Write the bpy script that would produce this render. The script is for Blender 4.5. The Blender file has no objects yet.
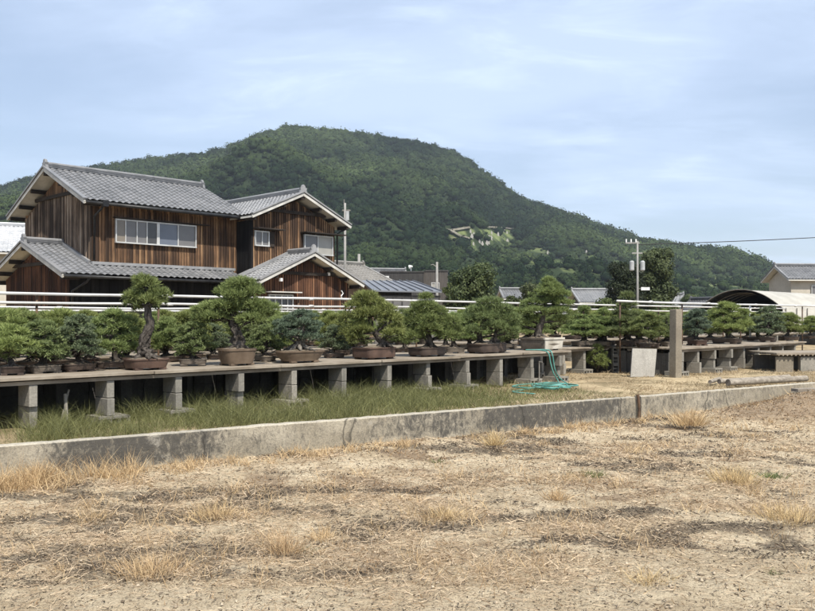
import bpy, math, random
import numpy as np
from mathutils import Vector, Matrix

random.seed(7)
RS = np.random.RandomState(11)
scene = bpy.context.scene
COL = scene.collection

# ------------------------------------------------------------------ camera
EYE = 1.6
FPX = 840.0           # focal length in pixels of the 815 px wide photo
HOR = 318.0           # horizon row
cam_d = bpy.data.cameras.new('camera')
cam = bpy.data.objects.new('camera', cam_d)
COL.objects.link(cam)
cam.location = (0, 0, EYE)
cam.rotation_euler = (math.pi / 2, 0, 0)
cam_d.sensor_width = 36
cam_d.lens = 36 * FPX / 815
cam_d.shift_y = (HOR - 305.5) / 815
cam_d.clip_start = 0.1
cam_d.clip_end = 6000
scene.camera = cam

# ------------------------------------------------------------------ light
U2 = np.array([0.70, 0.714]); U2 /= np.linalg.norm(U2)
V2 = np.array([-U2[1], U2[0]])
ANG = math.atan2(U2[1], U2[0])
SUN_EL = math.radians(54)
az = math.radians(20)
sd = math.cos(az) * (-V2) + math.sin(az) * (-U2)      # towards the sun, horizontally
sun_vec = Vector((sd[0] * math.cos(SUN_EL), sd[1] * math.cos(SUN_EL), math.sin(SUN_EL)))
sl = bpy.data.lights.new('sun', 'SUN')
sl.energy = 4.9
sl.angle = math.radians(0.5)
sl.color = (1.0, 0.94, 0.84)
so = bpy.data.objects.new('sun', sl)
COL.objects.link(so)
so.rotation_euler = sun_vec.to_track_quat('Z', 'Y').to_euler()
so.location = (20, -30, 60)

world = bpy.data.worlds.new("World")
scene.world = world
world.use_nodes = True
wt = world.node_tree
wt.nodes.clear()
wo = wt.nodes.new('ShaderNodeOutputWorld')
bg = wt.nodes.new('ShaderNodeBackground')
sky = wt.nodes.new('ShaderNodeTexSky')
sky.sky_type = 'NISHITA'
sky.sun_disc = False
sky.sun_elevation = SUN_EL
sky.sun_rotation = math.atan2(sd[0], sd[1])
sky.air_density = 1.0
sky.dust_density = 1.4
sky.ozone_density = 1.6
bg.inputs[1].default_value = 0.097
tc = wt.nodes.new('ShaderNodeTexCoord')
sep = wt.nodes.new('ShaderNodeSeparateXYZ')
wt.links.new(tc.outputs['Generated'], sep.inputs[0])
def wmath(op, a, b):
    n = wt.nodes.new('ShaderNodeMath'); n.operation = op
    for i, q in enumerate((a, b)):
        if isinstance(q, (int, float)): n.inputs[i].default_value = q
        else: wt.links.new(q, n.inputs[i])
    return n.outputs[0]
zc = wmath('ADD', wmath('MAXIMUM', sep.outputs[2], 0.0), 0.16)
cx = wmath('DIVIDE', sep.outputs[0], zc)
cy = wmath('DIVIDE', sep.outputs[1], zc)
cmb = wt.nodes.new('ShaderNodeCombineXYZ')
wt.links.new(cx, cmb.inputs[0]); wt.links.new(cy, cmb.inputs[1])
mp = wt.nodes.new('ShaderNodeMapping')
mp.inputs['Rotation'].default_value = (0, 0, math.radians(20))
mp.inputs['Scale'].default_value = (0.8, 1.5, 1)
mp.inputs['Location'].default_value = (3.1, 1.4, 0)
wt.links.new(cmb.outputs[0], mp.inputs[0])
def wnoise(scale, detail, rough, dist):
    n = wt.nodes.new('ShaderNodeTexNoise')
    n.inputs['Scale'].default_value = scale; n.inputs['Detail'].default_value = detail
    n.inputs['Roughness'].default_value = rough; n.inputs['Distortion'].default_value = dist
    wt.links.new(mp.outputs[0], n.inputs['Vector'])
    return n.outputs[0]
def wramp(src, a, b, va, vb):
    r = wt.nodes.new('ShaderNodeMapRange'); r.interpolation_type = 'SMOOTHSTEP'
    wt.links.new(src, r.inputs[0])
    for i, q in enumerate((a, b, va, vb)): r.inputs[i + 1].default_value = q
    return r.outputs[0]
m1 = wramp(wnoise(0.7, 7, 0.55, 0.3), 0.38, 0.66, 0.0, 1.0)
m2 = wramp(wnoise(2.4, 8, 0.62, 0.6), 0.45, 0.75, 0.0, 1.0)
cl = wmath('ADD', wmath('MULTIPLY', m1, 0.34), wmath('MULTIPLY', wmath('MULTIPLY', m1, m2), 0.30))
cl = wmath('ADD', cl, 0.33)
cl = wmath('MINIMUM', cl, 0.85)
mix = wt.nodes.new('ShaderNodeMix'); mix.data_type = 'RGBA'
wt.links.new(cl, mix.inputs['Factor'])
wt.links.new(sky.outputs[0], mix.inputs['A'])
mix.inputs['B'].default_value = (6.5, 7.7, 9.7, 1)
wt.links.new(mix.outputs['Result'], bg.inputs[0])
wt.links.new(bg.outputs[0], wo.inputs[0])

vs = scene.view_settings
vs.view_transform = 'Standard'
vs.look = 'None'
vs.gamma = 1
vs.use_curve_mapping = False
vs.exposure = 0.50

# ------------------------------------------------------------------ helpers
def px(x, y, D):
    return np.array([(x - 407.5) / FPX * D, D, EYE - (y - HOR) / FPX * D])
def onz(x, y, z):
    """the point at height z seen at photo row y: used to measure where things stand"""
    D = (EYE - z) * FPX / (y - HOR)
    return np.array([(x - 407.5) / FPX * D, D, z])

def tag(o, label=None, cat=None, group=None, kind=None):
    if label: o['label'] = label
    if cat: o['category'] = cat
    if group: o['group'] = group
    if kind: o['kind'] = kind
    return o
def thing(name, label, cat, loc=(0, 0, 0), rz=0.0, group=None):
    o = bpy.data.objects.new(name, None)
    o.empty_display_size = 0.2
    COL.objects.link(o)
    o.location = loc
    o.rotation_euler = (0, 0, rz)
    return tag(o, label, cat, group)
def dup(root, label, loc, rz, sc=1.0, group=None, root_name=None):
    r = root.copy(); COL.objects.link(r)
    if root_name: r.name = root_name
    r.location = loc; r.rotation_euler = (0, 0, rz); r.scale = (sc, sc, sc)
    r['label'] = label
    if group: r['group'] = group
    for ch in list(root.children):
        c = ch.copy(); COL.objects.link(c); c.parent = r
        for g in ch.children:
            d = g.copy(); COL.objects.link(d); d.parent = c
    return r

class MB:
    def __init__(self): self.v = []; self.f = []
    def add(self, vs_, fs_):
        n = len(self.v)
        self.v.extend([tuple(map(float, q)) for q in vs_])
        self.f.extend([tuple(i + n for i in q) for q in fs_])
        return self
    def box(self, x0, x1, y0, y1, z0, z1):
        self.add([(x0, y0, z0), (x1, y0, z0), (x1, y1, z0), (x0, y1, z0),
                  (x0, y0, z1), (x1, y0, z1), (x1, y1, z1), (x0, y1, z1)],
                 [(3, 2, 1, 0), (4, 5, 6, 7), (0, 1, 5, 4), (1, 2, 6, 5), (2, 3, 7, 6), (3, 0, 4, 7)])
        return self
    def beam(self, p, q, w, h, up=(0, 0, 1)):
        p, q, up = Vector(p), Vector(q), Vector(up)
        d = (q - p).normalized()
        s = d.cross(up).normalized() * (w / 2)
        t = s.cross(d).normalized() * (h / 2)
        vs_ = [p - s - t, p + s - t, p + s + t, p - s + t, q - s - t, q + s - t, q + s + t, q - s + t]
        self.add(vs_, [(0, 1, 2, 3), (7, 6, 5, 4), (0, 4, 5, 1), (1, 5, 6, 2), (2, 6, 7, 3), (3, 7, 4, 0)])
        return self
    def tube(self, pts, rad, n=8, cap=True):
        pts = [Vector(p) for p in pts]
        if isinstance(rad, (int, float)): rad = [rad] * len(pts)
        rings = []
        ref = Vector((0.31, 0.17, 0.93))
        vs_, fs_ = [], []
        for i, p in enumerate(pts):
            d = (pts[min(i + 1, len(pts) - 1)] - pts[max(i - 1, 0)])
            d = d.normalized() if d.length > 1e-9 else Vector((0, 0, 1))
            if abs(d.dot(ref)) > 0.97: ref = Vector((0.9, 0.3, 0.1))
            a = d.cross(ref).normalized(); b = d.cross(a).normalized()
            for k in range(n):
                t = 2 * math.pi * k / n
                vs_.append(p + (a * math.cos(t) + b * math.sin(t)) * rad[i])
        for i in range(len(pts) - 1):
            for k in range(n):
                k2 = (k + 1) % n
                fs_.append((i * n + k, i * n + k2, (i + 1) * n + k2, (i + 1) * n + k))
        if cap:
            fs_.append(tuple(range(n))[::-1]); fs_.append(tuple((len(pts) - 1) * n + k for k in range(n)))
        self.add(vs_, fs_)
        return self
    def prism(self, poly, d):
        """poly: list of 3D points (planar), d: extrusion vector"""
        n = len(poly)
        a = [Vector(p) for p in poly]; b = [p + Vector(d) for p in a]
        fs_ = [tuple(range(n))[::-1], tuple(range(n, 2 * n))]
        for i in range(n):
            j = (i + 1) % n
            fs_.append((i, j, n + j, n + i))
        self.add(a + b, fs_)
        return self

def obj(name, mb, mat, parent=None, smooth=False, bevel=0.0):
    me = bpy.data.meshes.new(name)
    me.from_pydata(mb.v, [], mb.f)
    me.materials.append(mat)
    import bmesh
    bm = bmesh.new(); bm.from_mesh(me)
    bmesh.ops.recalc_face_normals(bm, faces=bm.faces)
    bm.to_mesh(me); bm.free()
    if smooth:
        me.polygons.foreach_set('use_smooth', [True] * len(me.polygons))
    o = bpy.data.objects.new(name, me)
    COL.objects.link(o)
    if parent: o.parent = parent
    if bevel:
        m = o.modifiers.new('bevel', 'BEVEL'); m.width = bevel; m.segments = 2; m.limit_method = 'ANGLE'
    return o

def raw_mesh(name, V, F, mat, parent=None, tint=None, attrs=None, smooth=False):
    """V (n,3), F (m,3 or 4) numpy arrays; tint: per vertex float attribute"""
    V = np.asarray(V, np.float32); F = np.asarray(F, np.int32)
    me = bpy.data.meshes.new(name)
    k = F.shape[1]
    me.vertices.add(len(V)); me.loops.add(F.size); me.polygons.add(len(F))
    me.vertices.foreach_set('co', V.ravel())
    me.loops.foreach_set('vertex_index', F.ravel())
    me.polygons.foreach_set('loop_start', np.arange(0, F.size, k, dtype=np.int32))
    me.polygons.foreach_set('loop_total', np.full(len(F), k, np.int32))
    if smooth: me.polygons.foreach_set('use_smooth', np.ones(len(F), bool))
    me.update(calc_edges=True)
    allattr = dict(attrs or {})
    if tint is not None: allattr['tint'] = tint
    for nme, arr in allattr.items():
        a = me.attributes.new(nme, 'FLOAT', 'POINT')
        a.data.foreach_set('value', np.asarray(arr, np.float32))
    me.materials.append(mat)
    o = bpy.data.objects.new(name, me)
    COL.objects.link(o)
    if parent: o.parent = parent
    return o

# value noise for layout
_lat = RS.rand(64, 64)
def vnoise(x, y):
    xi = np.floor(x).astype(int); yi = np.floor(y).astype(int)
    fx = x - xi; fy = y - yi
    fx = fx * fx * (3 - 2 * fx); fy = fy * fy * (3 - 2 * fy)
    g = lambda a, b: _lat[a % 64, b % 64]
    return (g(xi, yi) * (1 - fx) * (1 - fy) + g(xi + 1, yi) * fx * (1 - fy)
            + g(xi, yi + 1) * (1 - fx) * fy + g(xi + 1, yi + 1) * fx * fy)
def fnoise(x, y, octs=4, gain=0.5):
    s = 0; a = 1; t = 0
    for i in range(octs):
        s = s + a * vnoise(x * 2 ** i + 17.3 * i, y * 2 ** i + 9.1 * i); t += a; a *= gain
    return s / t
def smooth(a, b, x):
    t = np.clip((x - a) / (b - a), 0, 1)
    return t * t * (3 - 2 * t)

# ------------------------------------------------------------------ materials
class NT:
    def __init__(self, name):
        self.m = bpy.data.materials.new(name)
        self.m.use_nodes = True
        self.t = self.m.node_tree
        self.b = self.t.nodes['Principled BSDF']
        self.out = self.t.nodes['Material Output']
        self._oc = None
    def n(self, typ, **kw):
        q = self.t.nodes.new(typ)
        for k, v in kw.items(): setattr(q, k, v)
        return q
    def l(self, a, b): self.t.links.new(a, b)
    def coord(self):
        if self._oc is None: self._oc = self.n('ShaderNodeTexCoord').outputs['Object']
        return self._oc
    def put(self, inp, v):
        if hasattr(v, 'is_output'): self.l(v, inp)
        elif isinstance(v, tuple) and len(v) == 3 and inp.type == 'RGBA': inp.default_value = (*v, 1)
        else: inp.default_value = v
    def noise(self, scale, detail=4, rough=0.55, stretch=None, dist=0.0, seed=0.0):
        v = self.coord()
        mpn = self.n('ShaderNodeMapping')
        mpn.inputs['Scale'].default_value = stretch or (1, 1, 1)
        mpn.inputs['Location'].default_value = (seed, seed * .7, seed * .3)
        self.l(v, mpn.inputs[0])
        q = self.n('ShaderNodeTexNoise')
        q.inputs['Scale'].default_value = scale; q.inputs['Detail'].default_value = detail
        q.inputs['Roughness'].default_value = rough; q.inputs['Distortion'].default_value = dist
        self.l(mpn.outputs[0], q.inputs['Vector'])
        return q.outputs[0]
    def ramp(self, src, a, b, va=0.0, vb=1.0):
        r = self.n('ShaderNodeMapRange'); r.interpolation_type = 'SMOOTHSTEP'
        self.l(src, r.inputs[0])
        for i, q in enumerate((a, b, va, vb)): r.inputs[i + 1].default_value = q
        return r.outputs[0]
    def math(self, op, a, b=0.0):
        q = self.n('ShaderNodeMath', operation=op)
        self.put(q.inputs[0], a); self.put(q.inputs[1], b)
        return q.outputs[0]
    def mix(self, f, a, b, mode='MIX'):
        q = self.n('ShaderNodeMix', data_type='RGBA', blend_type=mode)
        self.put(q.inputs['Factor'], f); self.put(q.inputs['A'], a); self.put(q.inputs['B'], b)
        return q.outputs['Result']
    def attr(self, name):
        q = self.n('ShaderNodeAttribute', attribute_name=name)
        return q.outputs['Fac']
    def rnd(self):
        return self.n('ShaderNodeObjectInfo').outputs['Random']
    def bump(self, h, strength=0.4, dist=0.02):
        q = self.n('ShaderNodeBump')
        q.inputs['Strength'].default_value = strength; q.inputs['Distance'].default_value = dist
        self.l(h, q.inputs['Height']); self.l(q.outputs[0], self.b.inputs['Normal'])
    def fin(self, color, rough=0.8, spec=0.3, metal=0.0):
        self.put(self.b.inputs['Base Color'], color)
        self.put(self.b.inputs['Roughness'], rough)
        self.b.inputs['Specular IOR Level'].default_value = spec
        self.b.inputs['Metallic'].default_value = metal
        return self.m

def simple(name, c1, c2, scale=6, rough=0.8, bump=0.2, spec=0.3, metal=0.0, stretch=None, lo=.35, hi=.65):
    t = NT(name)
    f = t.ramp(t.noise(scale, 6, .6, stretch), lo, hi)
    f2 = t.noise(scale * 9, 3, .6, stretch, seed=3)
    c = t.mix(f, c1, c2)
    c = t.mix(0.35, c, t.mix(f2, (0.25, 0.25, 0.25), (1, 1, 1)), 'MULTIPLY')
    if bump: t.bump(f2, bump, 0.01)
    return t.fin(c, rough, spec, metal)

def leaf_mat(name, dark, light, trans=0.32, rough=0.55, spec=0.25, varied=0.12):
    t = NT(name)
    c = t.mix(t.attr('tint'), dark, light)
    r = t.rnd()
    hs = t.n('ShaderNodeHueSaturation')
    t.l(c, hs.inputs['Color'])
    t.put(hs.inputs['Value'], t.ramp(r, 0, 1, 1 - varied, 1 + varied))
    t.put(hs.inputs['Hue'], t.ramp(r, 0, 1, 0.49, 0.507))
    c = hs.outputs[0]
    t.fin(c, rough, spec)
    tr = t.n('ShaderNodeBsdfTranslucent')
    t.l(c, tr.inputs[0])
    ms = t.n('ShaderNodeMixShader'); ms.inputs[0].default_value = trans
    t.l(t.b.outputs[0], ms.inputs[1]); t.l(tr.outputs[0], ms.inputs[2])
    t.l(ms.outputs[0], t.out.inputs[0])
    return t.m

M = {}
def burnt_boards(name, c_dark, c_mid, c_light, board=0.115, orange=1.0):
    t = NT(name)
    sp = t.n('ShaderNodeSeparateXYZ'); t.l(t.coord(), sp.inputs[0])
    a = t.math('ADD', sp.outputs[0], sp.outputs[1])
    q = t.math('DIVIDE', a, board)
    fl = t.math('FLOOR', q)
    fr = t.math('FRACT', q)
    wn = t.n('ShaderNodeTexWhiteNoise', noise_dimensions='1D'); t.l(fl, wn.inputs['W'])
    board_v = wn.outputs['Value']
    streak = t.noise(1.0, 7, .65, (9, 9, 0.55))
    fine = t.noise(1.0, 6, .7, (38, 38, 1.4), seed=5)
    patch = t.noise(0.55, 4, .55, (1, 1, 1.1), seed=9)
    f = t.math('ADD', t.math('MULTIPLY', streak, 0.6), t.math('MULTIPLY', board_v, 0.34))
    f = t.math('ADD', f, t.math('MULTIPLY', t.math('SUBTRACT', patch, 0.5), 0.7))
    c = t.mix(t.ramp(f, .30, .58), c_dark, c_mid)
    c = t.mix(t.ramp(f, .48, .78), c, c_light)
    c = t.mix(t.ramp(fine, .35, .6, .65, 0.0), c, tuple(x * .45 for x in c_dark))
    gap = t.math('LESS_THAN', fr, 0.10)
    c = t.mix(t.math('MULTIPLY', gap, .85), c, (0.008, 0.007, 0.006))
    h = t.math('SUBTRACT', fine, t.math('MULTIPLY', gap, 1.2))
    t.bump(h, 0.5, 0.012)
    return t.fin(c, 0.85, 0.15)
M['boards'] = burnt_boards('burnt_cedar_boards', (0.058, 0.037, 0.026), (0.205, 0.118, 0.066), (0.43, 0.275, 0.155))
M['boards_grey'] = burnt_boards('weathered_cedar_boards', (0.055, 0.042, 0.033), (0.22, 0.16, 0.115), (0.46, 0.38, 0.30))
M['boards_red'] = burnt_boards('red_brown_cedar_boards', (0.046, 0.026, 0.019), (0.145, 0.070, 0.041), (0.28, 0.15, 0.088))
M['boards_shade'] = burnt_boards('shade_black_boards', (0.008, 0.008, 0.009), (0.016, 0.015, 0.015), (0.03, 0.028, 0.027))  # near-black tone carries the shade of the recess and ground floor
M['beam_dark'] = simple('dark_timber', (0.02, 0.016, 0.013), (0.045, 0.035, 0.028), 3, .85)
def tile_mat(name, c1, c2, c3):
    t = NT(name)
    sp = t.n('ShaderNodeSeparateXYZ'); t.l(t.coord(), sp.inputs[0])
    vo = t.n('ShaderNodeTexVoronoi'); vo.inputs['Scale'].default_value = 3.9
    t.l(t.coord(), vo.inputs['Vector'])
    wn = t.n('ShaderNodeTexWhiteNoise', noise_dimensions='3D'); t.l(vo.outputs['Position'], wn.inputs['Vector'])
    c = t.mix(t.ramp(t.noise(.9, 5, .6), .35, .65), c1, c2)
    c = t.mix(t.math('MULTIPLY', wn.outputs['Value'], .55), c, c3)
    c = t.mix(t.ramp(t.noise(11, 5, .7, seed=4), .55, .75, 0, .5), c, tuple(x * .45 for x in c1))
    return t.fin(c, 0.48, 0.45)
M['tiles'] = tile_mat('grey_clay_roof_tiles', (0.115, 0.118, 0.122), (0.165, 0.167, 0.17), (0.24, 0.24, 0.245))
M['tiles_pale'] = tile_mat('silver_grey_roof_tiles', (0.165, 0.168, 0.172), (0.225, 0.227, 0.23), (0.30, 0.30, 0.30))
M['tiles_white'] = tile_mat('whitish_roof_tiles', (0.34, 0.35, 0.36), (0.46, 0.47, 0.48), (0.58, 0.58, 0.58))
M['tiles_dark'] = tile_mat('charcoal_roof_tiles', (0.05, 0.052, 0.056), (0.085, 0.087, 0.09), (0.13, 0.13, 0.135))
M['tiles_brown'] = tile_mat('brownish_roof_tiles', (0.15, 0.14, 0.125), (0.21, 0.2, 0.18), (0.28, 0.265, 0.24))
M['barge'] = simple('pale_barge_paint', (0.42, 0.41, 0.38), (0.58, 0.57, 0.53), 2.5, .6)
M['soffit'] = simple('pale_plaster_soffit', (0.52, 0.50, 0.45), (0.66, 0.64, 0.58), 1.5, .85)
M['gutter'] = simple('black_gutter_plastic', (0.012, 0.012, 0.013), (0.03, 0.03, 0.03), 3, .4)
M['alu'] = simple('pale_aluminium', (0.50, 0.50, 0.48), (0.64, 0.64, 0.62), 3, .42, .05, .5, .3)
M['white_pipe'] = simple('white_plastic_pipe', (0.50, 0.49, 0.465), (0.68, 0.67, 0.645), 1.2, .38, .05, .5)
M['rust_pipe'] = simple('rusty_steel_pipe', (0.06, 0.04, 0.03), (0.14, 0.085, 0.05), 7, .8, .3)
M['grey_pipe'] = simple('grey_steel_pipe', (0.14, 0.13, 0.115), (0.24, 0.225, 0.2), 5, .6, .2)
def pane_mat(name, c, rough=0.12):
    t = NT(name)
    f = t.noise(2.2, 3, .5)
    return t.fin(t.mix(f, tuple(x * .75 for x in c), tuple(x * 1.2 for x in c)), rough, 0.6)
M['pane_beige'] = pane_mat('pane_with_beige_curtain', (0.17, 0.145, 0.115))
M['pane_grey'] = pane_mat('pane_with_grey_curtain', (0.13, 0.125, 0.125))
M['pane_dark'] = pane_mat('dark_window_pane', (0.045, 0.043, 0.042))
M['pane_blue'] = pane_mat('blue_grey_window_pane', (0.11, 0.125, 0.16))
M['pane_pale'] = pane_mat('pale_frosted_pane', (0.30, 0.29, 0.26), .3)

def concrete_mat(name, c1, c2, stain, amount=0.5, streak=True, scale=1.0):
    t = NT(name)
    c = t.mix(t.ramp(t.noise(1.6 * scale, 6, .6), .35, .65), c1, c2)
    big = t.noise(0.9 * scale, 6, .62, (1, 1, 0.55), dist=.4, seed=2)
    c = t.mix(t.ramp(big, .62 - .28 * amount, .76 - .2 * amount, 0, .88), c, stain)
    if streak:
        st = t.noise(1.0, 6, .7, (9, 9, .8), seed=6)
        c = t.mix(t.ramp(st, .5, .72, 0, .55), c, tuple(x * .8 for x in stain))
    sp = t.noise(38 * scale, 4, .7, seed=7)
    c = t.mix(t.ramp(sp, .3, .7, .42, 0), c, tuple(x * .5 for x in c1))
    t.bump(t.math('ADD', sp, t.noise(9, 5, .6, seed=1)), .45, .012)
    return t.fin(c, .92, .2)
t = NT('stained_wall_concrete')
c = t.mix(t.ramp(t.noise(1.6, 6, .6), .35, .65), (0.27, 0.238, 0.18), (0.38, 0.34, 0.265))
sz_ = t.n('ShaderNodeSeparateXYZ'); t.l(t.coord(), sz_.inputs[0])
bl_ = t.math('ADD', t.math('MULTIPLY', t.attr('stain'), .78), t.math('MULTIPLY', t.math('SUBTRACT', t.noise(16, 12, .85, (1, 1, .6), dist=.4, seed=3), .5), 3.2))
bl_ = t.math('ADD', bl_, t.math('MULTIPLY', t.math('SUBTRACT', t.noise(1.4, 5, .6, seed=23), .5), .9))
bl_ = t.math('SUBTRACT', bl_, t.ramp(t.math('ADD', sz_.outputs[2], t.math('MULTIPLY', t.math('SUBTRACT', t.noise(2.2, 6, .7, seed=13), .5), .5)), .20, .06, 0, .40))
c = t.mix(t.ramp(bl_, .12, .80, 0, .95), c, (0.060, 0.057, 0.052))
c = t.mix(t.ramp(t.noise(1.0, 6, .7, (9, 9, .8), seed=6), .52, .75, 0, .5), c, (0.09, 0.085, 0.075))
c = t.mix(t.ramp(t.noise(3, 7, .7, seed=17), .60, .72, 0, .7), c, (0.42, 0.39, 0.33))
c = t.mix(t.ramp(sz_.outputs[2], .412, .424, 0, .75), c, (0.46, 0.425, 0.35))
ck = t.n('ShaderNodeTexVoronoi', feature='DISTANCE_TO_EDGE'); ck.inputs['Scale'].default_value = .42
mpn = t.n('ShaderNodeMapping'); mpn.inputs['Scale'].default_value = (1, 1, .25); t.l(t.coord(), mpn.inputs[0])
wv = t.n('ShaderNodeVectorMath', operation='ADD'); nz = t.n('ShaderNodeTexNoise'); nz.inputs['Scale'].default_value = 5; t.l(t.coord(), nz.inputs['Vector'])
sc_ = t.n('ShaderNodeVectorMath', operation='SCALE'); t.l(nz.outputs['Color'], sc_.inputs[0]); sc_.inputs['Scale'].default_value = .14
t.l(mpn.outputs[0], wv.inputs[0]); t.l(sc_.outputs[0], wv.inputs[1]); t.l(wv.outputs[0], ck.inputs['Vector'])
c = t.mix(t.ramp(ck.outputs['Distance'], .0, .006, .75, 0), c, (0.03, 0.028, 0.025))
sp = t.noise(45, 5, .75, seed=7)
c = t.mix(t.ramp(sp, .3, .6, .5, 0), c, (0.09, 0.083, 0.07))
t.bump(t.math('ADD', sp, t.noise(9, 6, .65, seed=1)), .6, .015)
M['wall_concrete'] = t.fin(c, .92, .2)
M['block'] = concrete_mat('grey_block_concrete', (0.20, 0.19, 0.165), (0.30, 0.28, 0.24), (0.10, 0.095, 0.085), .35)
M['block_dark'] = concrete_mat('dark_block_concrete', (0.105, 0.10, 0.09), (0.16, 0.15, 0.135), (0.05, 0.048, 0.043), .6)  # darker copy of the grey block; shade under the benches put into colour
M['pillar_concrete'] = concrete_mat('tan_pillar_concrete', (0.20, 0.175, 0.135), (0.28, 0.245, 0.19), (0.13, 0.11, 0.085), .3)
M['slab_concrete'] = concrete_mat('pale_slab_concrete', (0.30, 0.285, 0.255), (0.38, 0.365, 0.33), (0.22, 0.205, 0.18), .3, True)
M['plank'] = simple('weathered_bench_boards', (0.20, 0.165, 0.125), (0.34, 0.295, 0.235), 1.6, .85, .4, .2, 0, (1, 9, 1))
M['log'] = simple('grey_weathered_log', (0.205, 0.178, 0.145), (0.36, 0.32, 0.265), 2.5, .9, .6, .15, 0, (1, 8, 8))
M['log_end'] = simple('cut_log_end', (0.10, 0.085, 0.07), (0.22, 0.19, 0.16), 9, .9)
M['hose'] = simple('turquoise_hose_rubber', (0.07, 0.235, 0.20), (0.15, 0.345, 0.305), 4, .5)
M['pot_brown'] = simple('red_brown_stoneware', (0.068, 0.042, 0.032), (0.118, 0.074, 0.055), 4, .55)
M['pot_tan'] = simple('tan_brown_stoneware', (0.11, 0.078, 0.053), (0.17, 0.125, 0.087), 4, .6)
M['pot_dark'] = simple('dark_brown_stoneware', (0.045, 0.032, 0.026), (0.085, 0.062, 0.048), 4, .55)
M['pot_grey'] = simple('grey_brown_stoneware', (0.10, 0.082, 0.066), (0.165, 0.14, 0.112), 4, .65)
M['pot_lit_side'] = simple('cream_lit_planter_side', (0.36, 0.33, 0.27), (0.58, 0.55, 0.48), 3, .75, .4)
M['pot_soil'] = simple('pale_pot_soil', (0.11, 0.085, 0.06), (0.24, 0.2, 0.15), 30, .95, .6)
M['bark'] = simple('pine_bark', (0.034, 0.029, 0.025), (0.125, 0.110, 0.096), 16, .95, 1.0, .1, 0, (1, 1, .45))
M['bark_pale'] = simple('pale_bleached_bark', (0.085, 0.075, 0.062), (0.24, 0.22, 0.19), 12, .9, .8, .1, 0, (1, 1, .3))
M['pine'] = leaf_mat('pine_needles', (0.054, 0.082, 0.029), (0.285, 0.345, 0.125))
M['pine_yellow'] = leaf_mat('yellow_green_needles', (0.066, 0.092, 0.028), (0.310, 0.355, 0.120))
M['pine_dark'] = leaf_mat('dark_green_needles', (0.046, 0.066, 0.028), (0.245, 0.290, 0.118))
M['pine_blue'] = leaf_mat('blue_green_needles', (0.044, 0.070, 0.048), (0.200, 0.262, 0.175))
M['juniper'] = leaf_mat('grey_green_juniper', (0.048, 0.070, 0.042), (0.225, 0.270, 0.150))
M['leaf_mid'] = leaf_mat('broadleaf_green', (0.030, 0.046, 0.014), (0.105, 0.130, 0.040), .2)
M['leaf_dark'] = leaf_mat('evergreen_dark', (0.010, 0.017, 0.008), (0.042, 0.058, 0.021), .15)
M['leaf_olive'] = leaf_mat('olive_leaf_green', (0.030, 0.046, 0.018), (0.115, 0.138, 0.054), .2)
M['forest'] = leaf_mat('forest_canopy', (0.010, 0.020, 0.011), (0.086, 0.114, 0.044), .12, 1.0, 0.0, varied=0)
M['grass_green'] = leaf_mat('reedy_green_grass', (0.056, 0.068, 0.026), (0.265, 0.270, 0.110), .3, varied=0)
M['straw'] = leaf_mat('dead_straw', (0.24, 0.172, 0.105), (0.69, 0.575, 0.40), .25, .7, .15, varied=0)
M['straw_tuft'] = leaf_mat('golden_dead_grass', (0.32, 0.215, 0.115), (0.74, 0.575, 0.335), .3, .7, .15, varied=.08)
M['brown_weed'] = leaf_mat('red_brown_dead_weed', (0.12, 0.07, 0.04), (0.38, 0.26, 0.155), .2, .8, .1, varied=0)
M['litter'] = leaf_mat('dark_leaf_litter', (0.022, 0.018, 0.015), (0.145, 0.118, 0.09), .05, .9, .1, varied=0)
M['weed'] = leaf_mat('green_weed_leaf', (0.05, 0.085, 0.022), (0.15, 0.215, 0.062), .3)
M['tarp_white'] = simple('white_tunnel_sheeting', (0.37, 0.352, 0.305), (0.47, 0.45, 0.395), .6, .6, .1, .3, 0, (1, 1, 3))
M['tunnel_black'] = simple('black_skirt_and_inner_shade', (0.006, 0.006, 0.007), (0.014, 0.014, 0.015), 2, .8)  # skirt sheeting; also holds the shade inside the tunnel as colour
M['plaster'] = simple('beige_house_plaster', (0.42, 0.385, 0.32), (0.50, 0.46, 0.39), .7, .9)
M['plaster_brown'] = simple('brown_house_plaster', (0.16, 0.11, 0.075), (0.22, 0.155, 0.105), .7, .9)
M['siding_dark'] = simple('charcoal_corrugated_siding', (0.035, 0.034, 0.034), (0.06, 0.058, 0.056), 1.2, .6, .2, .3, 0, (8, 8, 1))
M['siding_brown'] = simple('brown_grey_corrugated_siding', (0.07, 0.063, 0.057), (0.10, 0.09, 0.082), 1.2, .6, .2, .3, 0, (8, 8, 1))
M['metal_blue'] = simple('blue_grey_metal_roofing', (0.165, 0.175, 0.195), (0.22, 0.23, 0.25), .8, .45, .05, .5, .2)
M['pole'] = concrete_mat('utility_pole_concrete', (0.24, 0.235, 0.22), (0.32, 0.31, 0.295), (0.16, 0.155, 0.15), .3, False)
M['white_paint'] = simple('white_painted_metal', (0.62, 0.63, 0.62), (0.78, 0.78, 0.77), 3, .45)
M['transformer'] = simple('grey_transformer_paint', (0.34, 0.35, 0.35), (0.44, 0.45, 0.45), 3, .5)
M['wire'] = simple('black_cable', (0.02, 0.02, 0.02), (0.035, 0.035, 0.035), 3, .6)
M['blue_sheet'] = simple('blue_sheet', (0.10, 0.19, 0.33), (0.16, 0.27, 0.42), 3, .6)
M['stone'] = simple('pale_stone', (0.32, 0.30, 0.27), (0.48, 0.46, 0.42), 3, .9)

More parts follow.
